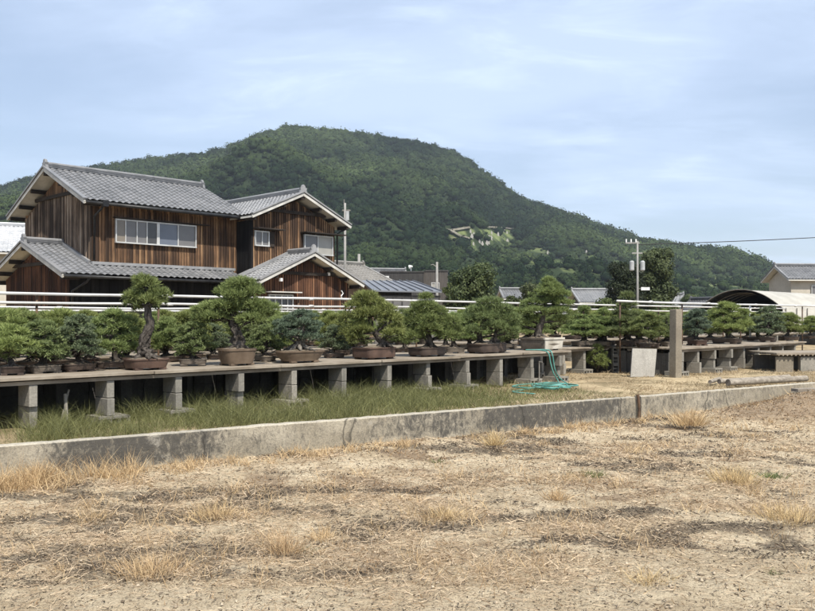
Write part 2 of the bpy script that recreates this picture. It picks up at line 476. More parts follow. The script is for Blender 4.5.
# ------------------------------------------------------------------ ground
WP = np.array([-3.73, 7.68]); WD = np.array([0.827, 0.562]); WN = np.array([-0.562, 0.827])
def wall_xy(a, b): return WP + WD * a + WN * b
def ground_h(X, Y):
    h = 0.085 * (fnoise(X * .45 + 5, Y * .45, 3) - .5) + 0.05 * (fnoise(X * 1.7, Y * 1.7 + 3, 4) - .5) \
        + 0.035 * (fnoise(X * 7, Y * 7 + 3, 3) - .5)
    b = (X - WP[0]) * WN[0] + (Y - WP[1]) * WN[1]
    a = (X - WP[0]) * WD[0] + (Y - WP[1]) * WD[1]
    h = h + 0.09 * smooth(-1.6, 0, b)                     # banks up against the concrete wall
    mound = np.exp(-((a - 12.8) / 2.5) ** 2 - ((b + .75) / .62) ** 2)
    h = h + 0.34 * mound * (0.85 + .3 * fnoise(X * 5, Y * 5, 3))
    return h
def masks(X, Y):
    Yw = Y
    s1 = fnoise(X * .75 + 31, Yw * 1.1 + 7, 4)
    s2 = fnoise(X * .55 + 3, Yw * 1.5 + 45, 5, .6)
    s3 = fnoise(X * .5 + 50, Yw * 1.25 + 20, 4)
    straw = smooth(.42, .56, s1) * (.35 + .65 * smooth(.38, .55, fnoise(X * 2.8 + 3, Yw * 2.8 + 60, 3)))
    dark = smooth(.42, .57, s2) * smooth(.34, .56, fnoise(X * 2.2 + 12, Yw * 4.2 + 5, 4))
    brown = .75 * smooth(.58, .72, s3) * smooth(.36, .6, fnoise(X * 2.2 + 33, Yw * 3 + 15, 4))
    a = (X - WP[0]) * WD[0] + (Y - WP[1]) * WD[1]
    b = (X - WP[0]) * WN[0] + (Y - WP[1]) * WN[1]
    mound = np.exp(-((a - 12.8) / 2.7) ** 2 - ((b + .75) / .75) ** 2)
    brown = np.maximum(brown, 1.2 * smooth(.12, .45, mound))
    near = smooth(5.5, 4.6, Y) * .8                      # a bare sandy strip at the very front
    dark = dark * (1 - near) * (1 - smooth(.1, .4, mound))
    straw = straw * (1 - near * .5) * (1 - .9 * smooth(.2, .5, mound))
    return straw, dark, brown

na, nb_ = 640, 300
aa = np.linspace(-7, 21, na); bb = -np.linspace(0, 1, nb_) ** 1.0 * 12.0
A_, B_ = np.meshgrid(aa, bb, indexing='ij')
GX = WP[0] + WD[0] * A_ + WN[0] * B_; GY = WP[1] + WD[1] * A_ + WN[1] * B_
GZ = ground_h(GX, GY)
GZ = GZ + (RS.rand(*GZ.shape) - .5) * .012
st_, dk_, br_ = masks(GX, GY)
idx = np.arange(na * nb_).reshape(na, nb_)
F = np.stack([idx[:-1, :-1], idx[:-1, 1:], idx[1:, 1:], idx[1:, :-1]], -1).reshape(-1, 4)

t = NT('dry_soil')
f = t.ramp(t.noise(2.1, 7, .65), .35, .65)
c = t.mix(f, (0.40, 0.322, 0.215), (0.555, 0.468, 0.33))
br = t.math('ADD', t.attr('brown'), t.math('MULTIPLY', t.math('SUBTRACT', t.noise(5, 6, .7, seed=2), .5), .9))
c = t.mix(t.ramp(br, .3, .75, 0, .72), c, (0.20, 0.14, 0.092))
sw = t.math('ADD', t.attr('straw'), t.math('MULTIPLY', t.math('SUBTRACT', t.noise(7, 6, .7, seed=3), .5), 1.0))
c = t.mix(t.ramp(sw, .35, .8, 0, .6), c, (0.415, 0.33, 0.22))
dk = t.math('ADD', t.attr('dark'), t.math('MULTIPLY', t.math('SUBTRACT', t.noise(11, 8, .8, seed=4), .5), 3.2))
c = t.mix(t.ramp(dk, .40, .95, 0, .8), c, (0.10, 0.082, 0.062))
sp = t.noise(70, 5, .75, seed=5)
c = t.mix(t.ramp(sp, .32, .52, .7, 0), c, (0.09, 0.068, 0.047))
sp2 = t.noise(28, 6, .75, seed=12)
c = t.mix(t.ramp(sp2, .36, .50, .55, 0), c, (0.14, 0.105, 0.07))
c = t.mix(t.ramp(sp, .56, .72, 0, .6), c, (0.62, 0.54, 0.40))
t.bump(t.math('ADD', sp, t.noise(22, 5, .7, seed=8)), .9, .02)
M['soil'] = t.fin(c, .95, .1)
ground = raw_mesh('ground', np.stack([GX, GY, GZ], -1).reshape(-1, 3), F, M['soil'],
                  attrs={'straw': st_.ravel(), 'dark': dk_.ravel(), 'brown': br_.ravel()}, smooth=True)
tag(ground, 'dry sandy ground with straw and dark patches in front of the concrete wall', 'ground', kind='structure')

# the terrace behind the wall, one sheet out to the horizon
TZ = 0.40
t = NT('terrace_soil')
c = t.mix(t.ramp(t.noise(.9, 6, .62), .35, .65), (0.28, 0.215, 0.13), (0.46, 0.37, 0.235))
c = t.mix(t.ramp(t.noise(1.5, 6, .65, seed=4), .48, .62, 0, .7), c, (0.115, 0.095, 0.05))
c = t.mix(t.ramp(t.noise(40, 5, .7, seed=6), .3, .6, .5, 0), c, (0.10, 0.075, 0.045))
t.bump(t.noise(25, 6, .7), .7, .02)
M['terrace'] = t.fin(c, .95, .1)
aa2 = np.concatenate([[-2500, -300, -40], np.linspace(-7, 26, 260), [60, 400, 3500]])
bb2 = np.concatenate([np.linspace(.13, 9, 90), [14, 22, 40, 80, 200, 600, 1500, 3500]])
A2, B2 = np.meshgrid(aa2, bb2, indexing='ij')
TX = WP[0] + WD[0] * A2 + WN[0] * B2; TY = WP[1] + WD[1] * A2 + WN[1] * B2
def terr_h(X, Y):
    b = (X - WP[0]) * WN[0] + (Y - WP[1]) * WN[1]
    return TZ - .03 + 0.05 * (fnoise(X * 1.3, Y * 1.3, 3) - .5) * smooth(.1, .5, b) * (b < 30)
TZZ = terr_h(TX, TY)
idx = np.arange(len(aa2) * len(bb2)).reshape(len(aa2), len(bb2))
F = np.stack([idx[:-1, :-1], idx[:-1, 1:], idx[1:, 1:], idx[1:, :-1]], -1).reshape(-1, 4)[:, ::-1]
terr = raw_mesh('terrace_ground', np.stack([TX, TY, TZZ], -1).reshape(-1, 3), F, M['terrace'], smooth=True)
tag(terr, 'raised terrace ground of sandy soil behind the concrete wall', 'ground', kind='structure')

# ------------------------------------------------------------------ hill
prof = np.array([(-260, 268), (-150, 222), (-60, 197), (0, 188), (30, 178), (90, 167), (150, 159), (200, 153), (222, 149), (242, 140), (262, 131), (285, 126.5), (305, 126.5),
                 (340, 129.5), (385, 136), (425, 142), (452, 150), (475, 165), (500, 184), (520, 198), (560, 211), (600, 226), (640, 239),
                 (690, 248), (735, 254), (760, 263), (790, 280), (840, 299), (900, 306), (1100, 310)], float)
D0, DC = 240.0, 860.0
def hill_z(X, D):
    p = X / D * FPX + 407.5
    yc = np.interp(p, prof[:, 0], prof[:, 1]) + 3.0
    H = (HOR - yc) / FPX * DC
    r = (D - D0) / (DC - D0)
    g = np.where(r < 1, np.clip(r, 0, 1) ** 1.15, 1 - .9 * (r - 1) ** 1.3)
    bump = (fnoise(X / 90 + 3, D / 110 + 1, 3) - .5) * 62 * np.clip(r * 3, 0, 1) * np.clip((1 - r) * 2.2, 0.0, 1)
    bump = bump + (fnoise(X / 190 + 9, D / 400, 2) - .5) * 60 * np.clip(r * 2, 0, 1) * np.clip((1 - r) * 2.0, 0.0, 1)
    return TZ - .3 + np.maximum(H * g + bump * np.clip(H / 110, .1, 1), -3)
def clear_mask(pxx, pyy):
    m = np.zeros_like(pxx)
    w = 1.0
    for (x, y, rx, ry) in ((722, 282, 33, 5), (600, 272, 10, 2.0), (486, 231, 30, 2.6), (500, 236, 18, 2.2), (512, 243, 14, 1.8), (455, 234, 8, 4), (478, 243, 10, 1.5), (640, 281, 20, 2), (560, 262, 9, 1.6), (540, 250, 14, 1.6), (560, 270, 15, 1.4), (585, 256, 12, 1.3), (528, 263, 13, 1.3), (612, 262, 12, 1.1), (655, 268, 11, 1.1), (505, 254, 12, 1.2), (470, 252, 8, 1.0)):
        m = np.maximum(m, ((pxx - x) / rx) ** 2 + ((pyy - y) / ry) ** 2 < 1)
    return m
pa = np.linspace(-300, 1120, 330); dd = np.concatenate([np.linspace(225, 860, 80), np.linspace(880, 1500, 16)])
PA, DDg = np.meshgrid(pa, dd, indexing='ij')
HX = (PA - 407.5) / FPX * DDg
HZ = hill_z(HX, DDg)
HPY = HOR - (HZ - EYE) / DDg * FPX
idx = np.arange(len(pa) * len(dd)).reshape(len(pa), len(dd))
F = np.stack([idx[:-1, :-1], idx[:-1, 1:], idx[1:, 1:], idx[1:, :-1]], -1).reshape(-1, 4)[:, ::-1]
t = NT('hillside_ground')
c = t.mix(t.noise(.05, 6, .6), (0.012, 0.020, 0.009), (0.03, 0.045, 0.018))
c2 = t.mix(t.ramp(t.noise(.09, 6, .65, seed=3), .35, .65), (0.06, 0.086, 0.030), (0.135, 0.160, 0.062))
c2 = t.mix(t.ramp(t.noise(.12, 6, .7, seed=7), .58, .68), c2, (0.22, 0.20, 0.14))
c = t.mix(t.attr('clear'), c, c2)
M['hill'] = t.fin(c, .95, .1)
hill = raw_mesh('hill', np.stack([HX, DDg, HZ], -1).reshape(-1, 3), F, M['hill'], attrs={'clear': clear_mask(PA, HPY).astype(float).ravel()}, smooth=True)
tag(hill, 'broad wooded hill rising behind the timber house', 'hill', kind='structure')

def icosphere():
    import bmesh
    bm = bmesh.new()
    bmesh.ops.create_icosphere(bm, subdivisions=1, radius=1)
    v = np.array([q.co[:] for q in bm.verts]); f = np.array([[q.index for q in fc.verts] for fc in bm.faces])
    bm.free()
    return v, f
IV, IF = icosphere()

def forest():
    n = 52000
    p = RS.uniform(-140, 960, n)
    D = 215 + (880 - 215) * RS.rand(n) ** .78
    X = (p - 407.5) / FPX * D
    Z = hill_z(X, D)
    y = HOR - (Z - EYE) / D * FPX
    R = (1.3 + 4.4 * RS.rand(n) ** 2.4) * (0.75 + .5 * fnoise(X / 60, D / 60, 2))
    R *= np.clip(D / 700, .36, 1)
    hp = R * 2.2 / D * FPX
    open_ = np.zeros(n)
    for q in (0, .25, .5, .75, 1.0): open_ = np.maximum(open_, clear_mask(p, y - hp * q))
    keep = (open_ < .5) | (RS.rand(n) < .07)
    X, D, Z, R = X[keep], D[keep], Z[keep], R[keep]
    n = len(X)
    Vs, Fs, Ts = [], [], []
    base_t = np.clip(.10 + 1.5 * (fnoise(X / 70 + 40, D / 120, 3) - .42) + .7 * (fnoise(X / 16 + 11, D / 24, 2) - .5) + .28 * RS.rand(n) ** 3 + RS.uniform(-.06, .06, n), 0, 1)
    # lumpy crown bodies
    nv = len(IV)
    lump = 1 + .28 * (RS.rand(n, nv) - .5)
    sc = np.stack([R, R, R * RS.uniform(.65, 1.05, n)], -1)
    P = IV[None] * lump[..., None] * sc[:, None, :] * .92
    P[..., 0] += X[:, None]; P[..., 1] += D[:, None]; P[..., 2] += (Z + R * .6)[:, None]
    Vs.append(P.reshape(-1, 3))
    Fs.append((IF[None] + (np.arange(n) * nv)[:, None, None]).reshape(-1, 3))
    Ts.append((base_t[:, None] * .6 + RS.uniform(0, .14, (n, nv))).ravel())
    # leaf sprays standing out of the crowns, so the outline breaks up
    k = 56
    dirs = RS.normal(size=(n, k, 3)); dirs[..., 2] = np.abs(dirs[..., 2]) * .9 - .1
    dirs /= np.linalg.norm(dirs, axis=-1, keepdims=True)
    ctr = dirs * sc[:, None, :] * (.72 + .62 * RS.rand(n, k, 1))
    ctr[..., 0] += X[:, None]; ctr[..., 1] += D[:, None]; ctr[..., 2] += (Z + R * .6)[:, None]
    dn = dirs + .38 * RS.normal(size=dirs.shape)
    a = np.cross(dn, RS.normal(size=(n, k, 3))); a /= np.linalg.norm(a, axis=-1, keepdims=True) + 1e-6
    b = np.cross(dn, a); b /= np.linalg.norm(b, axis=-1, keepdims=True) + 1e-6
    s = (R[:, None, None] * RS.uniform(.10, .26, (n, k, 1)))
    tri = np.stack([ctr + a * s, ctr - a * s * .6 + b * s * .8, ctr - a * s * .5 - b * s * .8], 2)
    off = len(Vs[0])
    Vs.append(tri.reshape(-1, 3))
    Fs.append(np.arange(n * k * 3).reshape(-1, 3) + off)
    tt = np.clip(base_t[:, None] + RS.uniform(-.05, .16, (n, k)), 0, 1)
    Ts.append(np.repeat(tt.ravel(), 3))
    o = raw_mesh('forest', np.concatenate(Vs), np.concatenate(Fs), M['forest'], tint=np.concatenate(Ts))
    tag(o, 'dense green forest covering the hill', 'forest', kind='stuff')
forest()

def terrain_at(pxx, pyy):
    """first point of the hill surface seen along a photo direction"""
    D = np.linspace(D0 + 5, DC, 500)
    X = (pxx - 407.5) / FPX * D
    Z = hill_z(X, D)
    y = HOR - (Z - EYE) / D * FPX
    i = int(np.argmax(y <= pyy)) if (y <= pyy).any() else len(D) - 1
    return np.array([X[i], D[i], Z[i]])

# pale track and stone terraces on the hillside
mb = MB()
pts = [(448, 231), (455, 235), (462, 238.5), (468, 240.5)]
P3 = [terrain_at(*q) for q in pts]
for i in range(len(P3) - 1):
    a, b = P3[i] + np.array([0, -2, 2.2]), P3[i + 1] + np.array([0, -2, 2.2])
    mb.beam(a - np.array([0, 0, 1.6]), b - np.array([0, 0, 1.6]), 4.0, .7)
P3 = [terrain_at(*q) for q in [(452, 231.5), (468, 229.5), (485, 228), (505, 229), (520, 231)]]
for i in range(len(P3) - 1):
    mb.beam(P3[i] + np.array([0, -2, .6]), P3[i + 1] + np.array([0, -2, .6]), 1.2, 1.0)
M['track'] = simple('pale_track_gravel', (0.20, 0.185, 0.14), (0.32, 0.295, 0.235), .3, .9)
tag(obj('hillside_track', mb, M['track']), 'pale zigzag track across the terraces of the hill', 'track', kind='structure')
rr = random.Random(5)
HIDDEN = {1, 3, 9, 10, 11, 13, 16, 20, 21, 23, 24, 26, 27, 29, 31, 32, 33}
for i in range(34):
    x, y = (rr.uniform(470, 530), rr.uniform(232, 246)) if i < 26 else (rr.uniform(540, 625), rr.uniform(245, 270))
    s_ = rr.uniform(.45, .8)
    if i in HIDDEN: continue
    p = terrain_at(x, y)
    mb = MB(); s = s_ if True else rr.uniform(.5, 1.0)
    mb.box(-s, s, -s, s, -1.5, .5); mb.box(-s * .55, s * .55, -s * .55, s * .55, .5, .5 + s * 1.3)
    o = obj('stone_monument', mb, M['stone'])
    o.location = (p[0], p[1], p[2] + .6)
    tag(o, 'small pale stone monument on the hillside terraces', 'monument', 'stone monuments on the hillside')

# ------------------------------------------------------------------ house
HO = np.array([-10.9, 29.0])
ROTZ = ANG
house = thing('timber_house', 'two storey burnt cedar house with grey tiled gable roofs below the hill', 'house', (HO[0], HO[1], 0), ROTZ)
Vv = lambda *a: Vector(a)

def roof_slope(mb, A, B, C, D, pitch=0.235, row=0.235, amp=0.021):
    """A,B ridge ends, C,D eave ends; waves run along the ridge"""
    A, B, C, D = map(Vector, (A, B, C, D))
    Lr = (B - A).length; Ls = (C - A).length
    nw = max(2, round(Lr / pitch)); nr = max(2, round(Ls / row))
    per = 6; nx = nw * per + 1
    nrm = (B - A).cross(C - A).normalized()
    if nrm.z < 0: nrm = -nrm
    vs_, fs_ = [], []
    for r in range(nr):
        for (fr, hgt) in ((r / nr, 0.0), ((r + 1.0) / nr, 0.026)):
            L, Rr = A.lerp(C, fr), B.lerp(D, fr)
            for i in range(nx):
                u = i / (nx - 1)
                ph = 2 * math.pi * i / per
                w = amp * (math.sin(ph) + .35 * math.sin(2 * ph + .8))
                vs_.append(L.lerp(Rr, u) + nrm * (w + hgt))
    for r in range(2 * nr - 1):
        for i in range(nx - 1):
            a = r * nx + i
            fs_.append((a, a + 1, a + nx + 1, a + nx))
    mb.add(vs_, fs_)

def gable_roof(parent, axis, a0, a1, c, hl, hr, zr, zel, zer, tiles, barge_ends=(True, True), soffit=True, ridge=(True, True), ridge_rng=None, tails=True):
    """axis 'x': ridge runs along local x from a0 to a1 at y=c; hl/hr half widths to the low/high cross side"""
    def P(a, cr, z): return Vv(a, cr, z) if axis == 'x' else Vv(cr, a, z)
    A, B = P(a0, c, zr), P(a1, c, zr)
    L0, L1 = P(a0, c - hl, zel), P(a1, c - hl, zel)
    R0, R1 = P(a0, c + hr, zer), P(a1, c + hr, zer)
    mb = MB()
    roof_slope(mb, A, B, L0, L1); roof_slope(mb, A, B, R0, R1)
    ro = obj('roof', mb, tiles, parent)
    dz = Vv(0, 0, -.07)
    if soffit:
        mb = MB()
        for (E0, E1) in ((L0, L1), (R0, R1)):
            q = [A + dz, B + dz, E1 + dz, E0 + dz]
            mb.add(q + [p + Vv(0, 0, -.06) for p in q], [(0, 1, 2, 3), (7, 6, 5, 4), (0, 4, 5, 1), (1, 5, 6, 2), (2, 6, 7, 3), (3, 7, 4, 0)])
        obj('soffit', mb, M['soffit'], ro)
    rr0, rr1 = ridge_rng or (a0 + .05, a1 - .05)
    mb = MB()
    mb.beam(P(rr0, c, zr + .05), P(rr1, c, zr + .05), .19, .15)
    mb.tube([P(rr0, c, zr + .135), P(rr1, c, zr + .135)], .07, 8)
    for k in range(3):
        mb.beam(P(rr0, c, zr + .01 + .05 * k), P(rr1, c, zr + .01 + .05 * k), .23, .014)
    obj('ridge', mb, tiles, ro)
    for e, on in zip((rr0, rr1), ridge):
        if not on: continue
        mb = MB()
        prof_ = [(-.18, -.06), (.18, -.06), (.14, .08), (.17, .16), (.09, .17), (.07, .25), (0, .30), (-.07, .25), (-.09, .17), (-.17, .16), (-.14, .08)]
        sgn = -1 if e == rr0 else 1
        poly = [P(e + sgn * .0, c + q[0], zr + q[1]) for q in prof_]
        mb.prism(poly, P(sgn * .1, 0, 0) if axis == 'x' else Vv(0, sgn * .1, 0))
        obj('ridge_ornament', mb, tiles, ro)
    for e, on, sgn in zip((a0, a1), barge_ends, (-1, 1)):
        if not on: continue
        for (cr, ze) in ((c - hl, zel), (c + hr, zer)):
            mb = MB()
            d = Vv(0, 0, -.10)
            mb.beam(P(e, c, zr) + d, P(e, cr, ze) + d, .045, .11)
            obj('barge_board', mb, M['barge'], ro)
            mb = MB()      # edge tiles along the verge
            mb.beam(P(e - sgn * .02, c, zr + .02), P(e - sgn * .02, cr, ze + .02), .16, .055)
            obj('verge_tiles', mb, tiles, ro)
        if tails:
            for (cr, ze) in ((c - hl, zel), (c + hr, zer)):
                for f_ in (.02, .36, .68, .93):
                    mb = MB(); q = P(e - sgn * .03, c + (cr - c) * f_, zr + (ze - zr) * f_ - .21)
                    mb.beam(q, q + (Vv(-sgn * .62, 0, 0) if axis == 'x' else Vv(0, -sgn * .62, 0)), .10, .13)
                    obj('purlin_end', mb, M['beam_dark'], ro)
    return ro

def gable_wall(mb, x0, x1, y0, y1, z0, ze, zr, axis, c):
    mb.box(x0, x1, y0, y1, z0, ze)
    if axis == 'x':
        mb.prism([(x0, y0, ze), (x0, y1, ze), (x0, c, zr)], (x1 - x0, 0, 0))
    else:
        mb.prism([(x0, y0, ze), (x1, y0, ze), (c, y0, zr)], (0, y1 - y0, 0))

def battens_x(mb, x0, x1, y, z0, ztop, step=.115, sgn=-1):
    x = x0 + .02
    while x < x1:
        zt = ztop(x) if callable(ztop) else ztop
        mb.box(x - .014, x + .014, y - .018 if sgn < 0 else y, y if sgn < 0 else y + .018, z0, zt)
        x += step * 1.0
def battens_y(mb, y0, y1, x, z0, ztop, step=.115):
    y = y0 + .02
    while y < y1:
        zt = ztop(y) if callable(ztop) else ztop
        mb.box(x - .018, x, y - .014, y + .014, z0, zt)
        y += step

# main block: ridge along x
MZE, MZR = 5.60, 7.10
MC = 2.75
mb = MB(); mb.box(0, 5.93, 0, 5.75, TZ, 5.62)
mb.prism([(.002, .25, 5.62), (.002, 5.5, 5.62), (.002, MC, 6.78)], (5.9, 0, 0))
battens_x(mb, 0.0, 5.93, 0, 3.45, 5.45)
obj('wall', mb, M['boards'], house)
mb = MB()
gz = lambda y: 5.62 + min(y, 5.5 - y) * .45 - .1 if 0 < y < 5.6 else 5.4
battens_y(mb, 0, 5.75, -.03, TZ, lambda y: min(gz(y), 6.05))
mb.box(-.03, -.002, 0, 5.75, TZ, 5.5)
mb.prism([(-.03, .3, 5.5), (-.03, 5.45, 5.5), (-.03, 4.3, 6.05), (-.03, 1.3, 6.05)], (.028, 0, 0))
obj('gable_boarding', mb, M['boards_grey'], house)
mb = MB(); mb.beam((-.06, .9, 6.08), (-.06, 4.6, 6.08), .10, .12); mb.beam((-.05, -.02, TZ), (-.05, -.02, 5.5), .1, .1)
obj('gable_beam', mb, M['beam_dark'], house)
gable_roof(house, 'x', -.52, 6.08, MC, 3.35, 3.5, MZR, MZE, MZE - .02, M['tiles'], (True, False), ridge_rng=(-.42, 6.0))
# left lower wing with pent roof along the front
mb = MB(); mb.box(-1.05, 0.0, -.58, 4.9, TZ, 3.05)
mb.prism([(-1.05, -.5, 3.05), (-1.05, 4.85, 3.05), (-1.05, 2.2, 4.02)], (1.05, 0, 0))
battens_y(mb, -.58, 4.9, -1.05, TZ, lambda y: 3.05 + max(0, min(y + .4, 4.8 - y)) * .34 - .05)
obj('wing_wall', mb, M['boards_red'], house)
mb = MB(); mb.beam((-1.09, .3, 3.5), (-1.09, 4.1, 3.5), .08, .12); mb.beam((-1.08, -.6, TZ), (-1.08, -.6, 3.0), .1, .1)
obj('wing_beam', mb, M['beam_dark'], house)
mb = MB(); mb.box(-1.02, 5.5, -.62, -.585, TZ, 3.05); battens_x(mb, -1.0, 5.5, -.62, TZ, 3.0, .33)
obj('ground_floor_wall', mb, M['boards_shade'], house)  # shade below the pent roof is put into the board colour
gable_roof(house, 'x', -1.52, -.06, 2.2, 3.4, 3.4, 4.27, 3.05, 3.05, M['tiles'], (True, False), ridge=(True, False), ridge_rng=(-1.40, -.06))
mb = MB(); roof_slope(mb, (-.06, -.02, 3.46), (5.6, -.02, 3.46), (-.06, -1.2, 3.045), (5.6, -1.2, 3.045))
pr = obj('pent_roof', mb, M['tiles'], house)
mb = MB(); mb.beam((-.05, -.08, 3.50), (5.75, -.08, 3.50), .16, .10)
mb.beam((-.06, 2.15, 4.30), (-.06, .02, 3.54), .13, .10)
obj('flashing', mb, M['tiles_pale'], pr)
mb = MB()
q = [Vv(-.05, -.02, 3.39), Vv(5.6, -.02, 3.39), Vv(5.6, -1.2, 2.975), Vv(-.05, -1.2, 2.975)]
mb.add(q + [p + Vv(0, 0, -.05) for p in q], [(0, 1, 2, 3), (7, 6, 5, 4), (0, 4, 5, 1), (1, 5, 6, 2), (2, 6, 7, 3), (3, 7, 4, 0)])
obj('soffit', mb, M['beam_dark'], pr)
# annex: ridge along y
AC = 8.08
mb = MB(); gable_wall(mb, 5.95, 10.12, -1.0, 5.2, TZ, 5.45, 6.35, 'y', AC)
battens_x(mb, 5.95, 10.12, -1.0, 3.0, lambda x: 5.42 + max(0, min(x - 5.95, 10.12 - x)) * .42)
obj('annex_wall', mb, M['boards'], house)
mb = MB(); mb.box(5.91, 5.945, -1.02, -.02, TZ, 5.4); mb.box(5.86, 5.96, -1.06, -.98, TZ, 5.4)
obj('recess_wall', mb, M['boards_shade'], house)  # shadow of the recess painted as near-black boards
mb = MB(); mb.beam((6.6, -1.04, 5.86), (9.6, -1.04, 5.86), .1, .12)
obj('annex_beam', mb, M['beam_dark'], house)
gable_roof(house, 'y', -1.5, 5.6, AC, 2.48, 2.55, 6.66, 5.57, 5.53, M['tiles_pale'], (True, False), ridge=(True, False), ridge_rng=(-1.42, 5.5))
# front lower wing
mb = MB(); gable_wall(mb, 5.55, 9.85, -2.2, -.98, TZ, 3.0, 3.88, 'y', 7.7)
battens_x(mb, 5.55, 9.85, -2.2, TZ, lambda x: 3.0 + max(0, min(x - 5.55, 9.85 - x)) * .41)
obj('front_wing_wall', mb, M['boards_red'], house)
mb = MB(); mb.beam((6.3, -2.24, 3.33), (9.1, -2.24, 3.33), .08, .12)
obj('front_wing_beam', mb, M['beam_dark'], house)
gable_roof(house, 'y', -2.66, -1.02, 7.7, 2.6, 2.6, 4.17, 3.0, 3.0, M['tiles_pale'], (True, False), ridge=(True, False), ridge_rng=(-2.56, -1.02))
mb = MB(); mb.beam((5.3, -1.05, 3.2), (7.68, -1.05, 4.22), .14, .12); mb.beam((7.72, -1.05, 4.22), (10.2, -1.05, 3.12), .14, .12)
obj('roof_flashing', mb, M['tiles_pale'], house)

def window_x(parent, x0, x1, z0, z1, y, cuts, mats, post=None, frame=.045):
    """window in a wall facing -y; cuts: inner mullions; mats per pane"""
    mb = MB()
    mb.box(x0, x1, y - .09, y - .002, z1 - frame, z1); mb.box(x0, x1, y - .11, y - .002, z0, z0 + frame)
    for xx in [x0] + [x1 - frame]:
        mb.box(xx, xx + frame, y - .088, y - .003, z0 + frame, z1 - frame)
    for xx in cuts:
        wdt = .11 if post is not None and abs(xx - post) < .01 else .035
        mb.box(xx - wdt / 2, xx + wdt / 2, y - .08, y - .004, z0 + frame, z1 - frame)
    w = obj('window', mb, M['alu'], parent)
    ed = [x0 + frame] + list(cuts) + [x1 - frame]
    for i, m in enumerate(mats):
        mb = MB(); mb.box(ed[i] + .004, ed[i + 1] - .004, y - .045, y - .012, z0 + frame + .002, z1 - frame - .002)
        obj('pane', mb, M[m], w)
    return w
x0, x1 = .82, 4.05
cut = [x0 + (x1 - x0) * q for q in (.117, .252, .372, .51, .762)]
window_x(house, x0, x1, 4.25, 5.10, -.02, cut, ['pane_beige', 'pane_grey', 'pane_grey', 'pane_dark', 'pane_blue', 'pane_grey'], post=cut[3])
mb = MB(); mb.box(.75, 4.55, -.22, -.021, 5.125, 5.155); obj('canopy', mb, M['beam_dark'], house)
window_x(house, 6.02, 6.70, 4.40, 5.00, -1.02, [6.36], ['pane_grey', 'pane_grey'])
mb = MB(); mb.box(5.95, 7.25, -1.42, -1.02, 5.06, 5.10); mb.box(6.73, 6.98, -1.05, -1.02, 4.42, 5.0)
obj('canopy', mb, M['beam_dark'], house)
window_x(house, 8.45, 9.98, 4.2, 5.02, -1.02, [9.16], ['pane_grey', 'pane_pale'])
mb = MB(); mb.box(8.3, 10.45, -1.45, -1.02, 5.07, 5.11); obj('canopy', mb, M['beam_dark'], house)
window_x(house, 5.8, 6.95, 1.7, 2.5, -2.22, [6.1, 6.4, 6.68], ['pane_dark', 'pane_dark', 'pane_dark', 'pane_dark'])
mb = MB(); mb.box(5.7, 7.15, -2.6, -2.22, 2.56, 2.60); obj('canopy', mb, M['barge'], house)
mb = MB(); mb.tube([(9.45, -2.25, 2.35), (9.4, -2.28, 2.5), (9.5, -2.28, 2.6), (9.42, -2.26, 2.72)], .025, 6)
obj('hook', mb, M['white_paint'], house)
for (xx, yy, zz) in ((6.15, -2.62, 2.98), (8.75, -2.3, 3.3)):
    mb = MB(); mb.box(xx - .05, xx + .05, yy, yy + .1, zz, zz + .12); obj('lamp_box', mb, M['white_paint'], house)
# gutters and downpipes
def gutter(pts, r=.055):
    mb = MB(); mb.tube(pts, r, 8); return obj('gutter', mb, M['gutter'], house, True)
gutter([(-.5, -.68, 5.5), (6.05, -.68, 5.48)])
gutter([(-1.5, -1.27, 2.96), (5.4, -1.27, 2.94)])
gutter([(10.66, -1.48, 5.45), (10.66, 5.5, 5.45)])
for pts in ([(.15, -.68, 5.52), (.12, -.5, 5.35), (.05, -.1, 5.12), (.05, -.08, 3.6)],
            [(-.6, -1.27, 3.0), (-.7, -1.1, 2.78), (-1.0, -.72, 2.5), (-1.0, -.7, TZ)],
            [(10.6, -1.3, 5.4), (10.3, -1.2, 5.25), (10.2, -1.1, 5.15), (10.2, -1.08, TZ)]):
    mb = MB(); mb.tube(pts, .04, 8); obj('downpipe', mb, M['gutter'], house, True)
mb = MB(); mb.box(.05, .25, -.76, -.60, 5.4, 5.62); obj('rain_head', mb, M['gutter'], house)

# ------------------------------------------------------------------ neighbouring buildings
def gable_house(name, label, loc, rz, L, W, ze, zr, wall, tiles, over=.5, wins=(), group=None):
    h = thing(name, label, 'house', loc, rz, group)
    mb = MB(); gable_wall(mb, -L / 2, L / 2, -W / 2, W / 2, 0, ze - .12, zr - .3, 'x', 0)
    obj('wall', mb, wall, h)
    gable_roof(h, 'x', -L / 2 - over, L / 2 + over, 0, W / 2 + over, W / 2 + over, zr, ze - .1, ze - .1, tiles, tails=False)
    for (x0, x1, z0, z1) in wins:
        window_x(h, x0, x1, z0, z1, -W / 2 - .02, [(x0 + x1) / 2], ['pane_grey', 'pane_pale'])
    return h
gable_house('house', 'house with whitish tiled roof peeking out left of the timber house', (-25.2, 50, TZ), ANG * .5, 8, 7, 5.0, 6.75, M['plaster'], M['tiles_white'])
gable_house('house', 'low house with brownish tiled roof just right of the timber house', (-5.3, 47.5, TZ), ANG, 6.5, 5, 3.25, 4.35, M['plaster_brown'], M['tiles_brown'])
gable_house('house', 'small grey roofed house between the brownish roof and the charcoal flat building', (-2.6, 66, TZ), .25, 4, 5, 4.0, 4.95, M['plaster_brown'], M['tiles'])
gable_house('house', 'silver roofed house half hidden left of the large dark evergreen', (18.9, 80, TZ), .05, 5.6, 5, 2.75, 3.85, M['siding_dark'], M['tiles_pale'], wins=((-1.5, .4, 1.2, 2.1),))
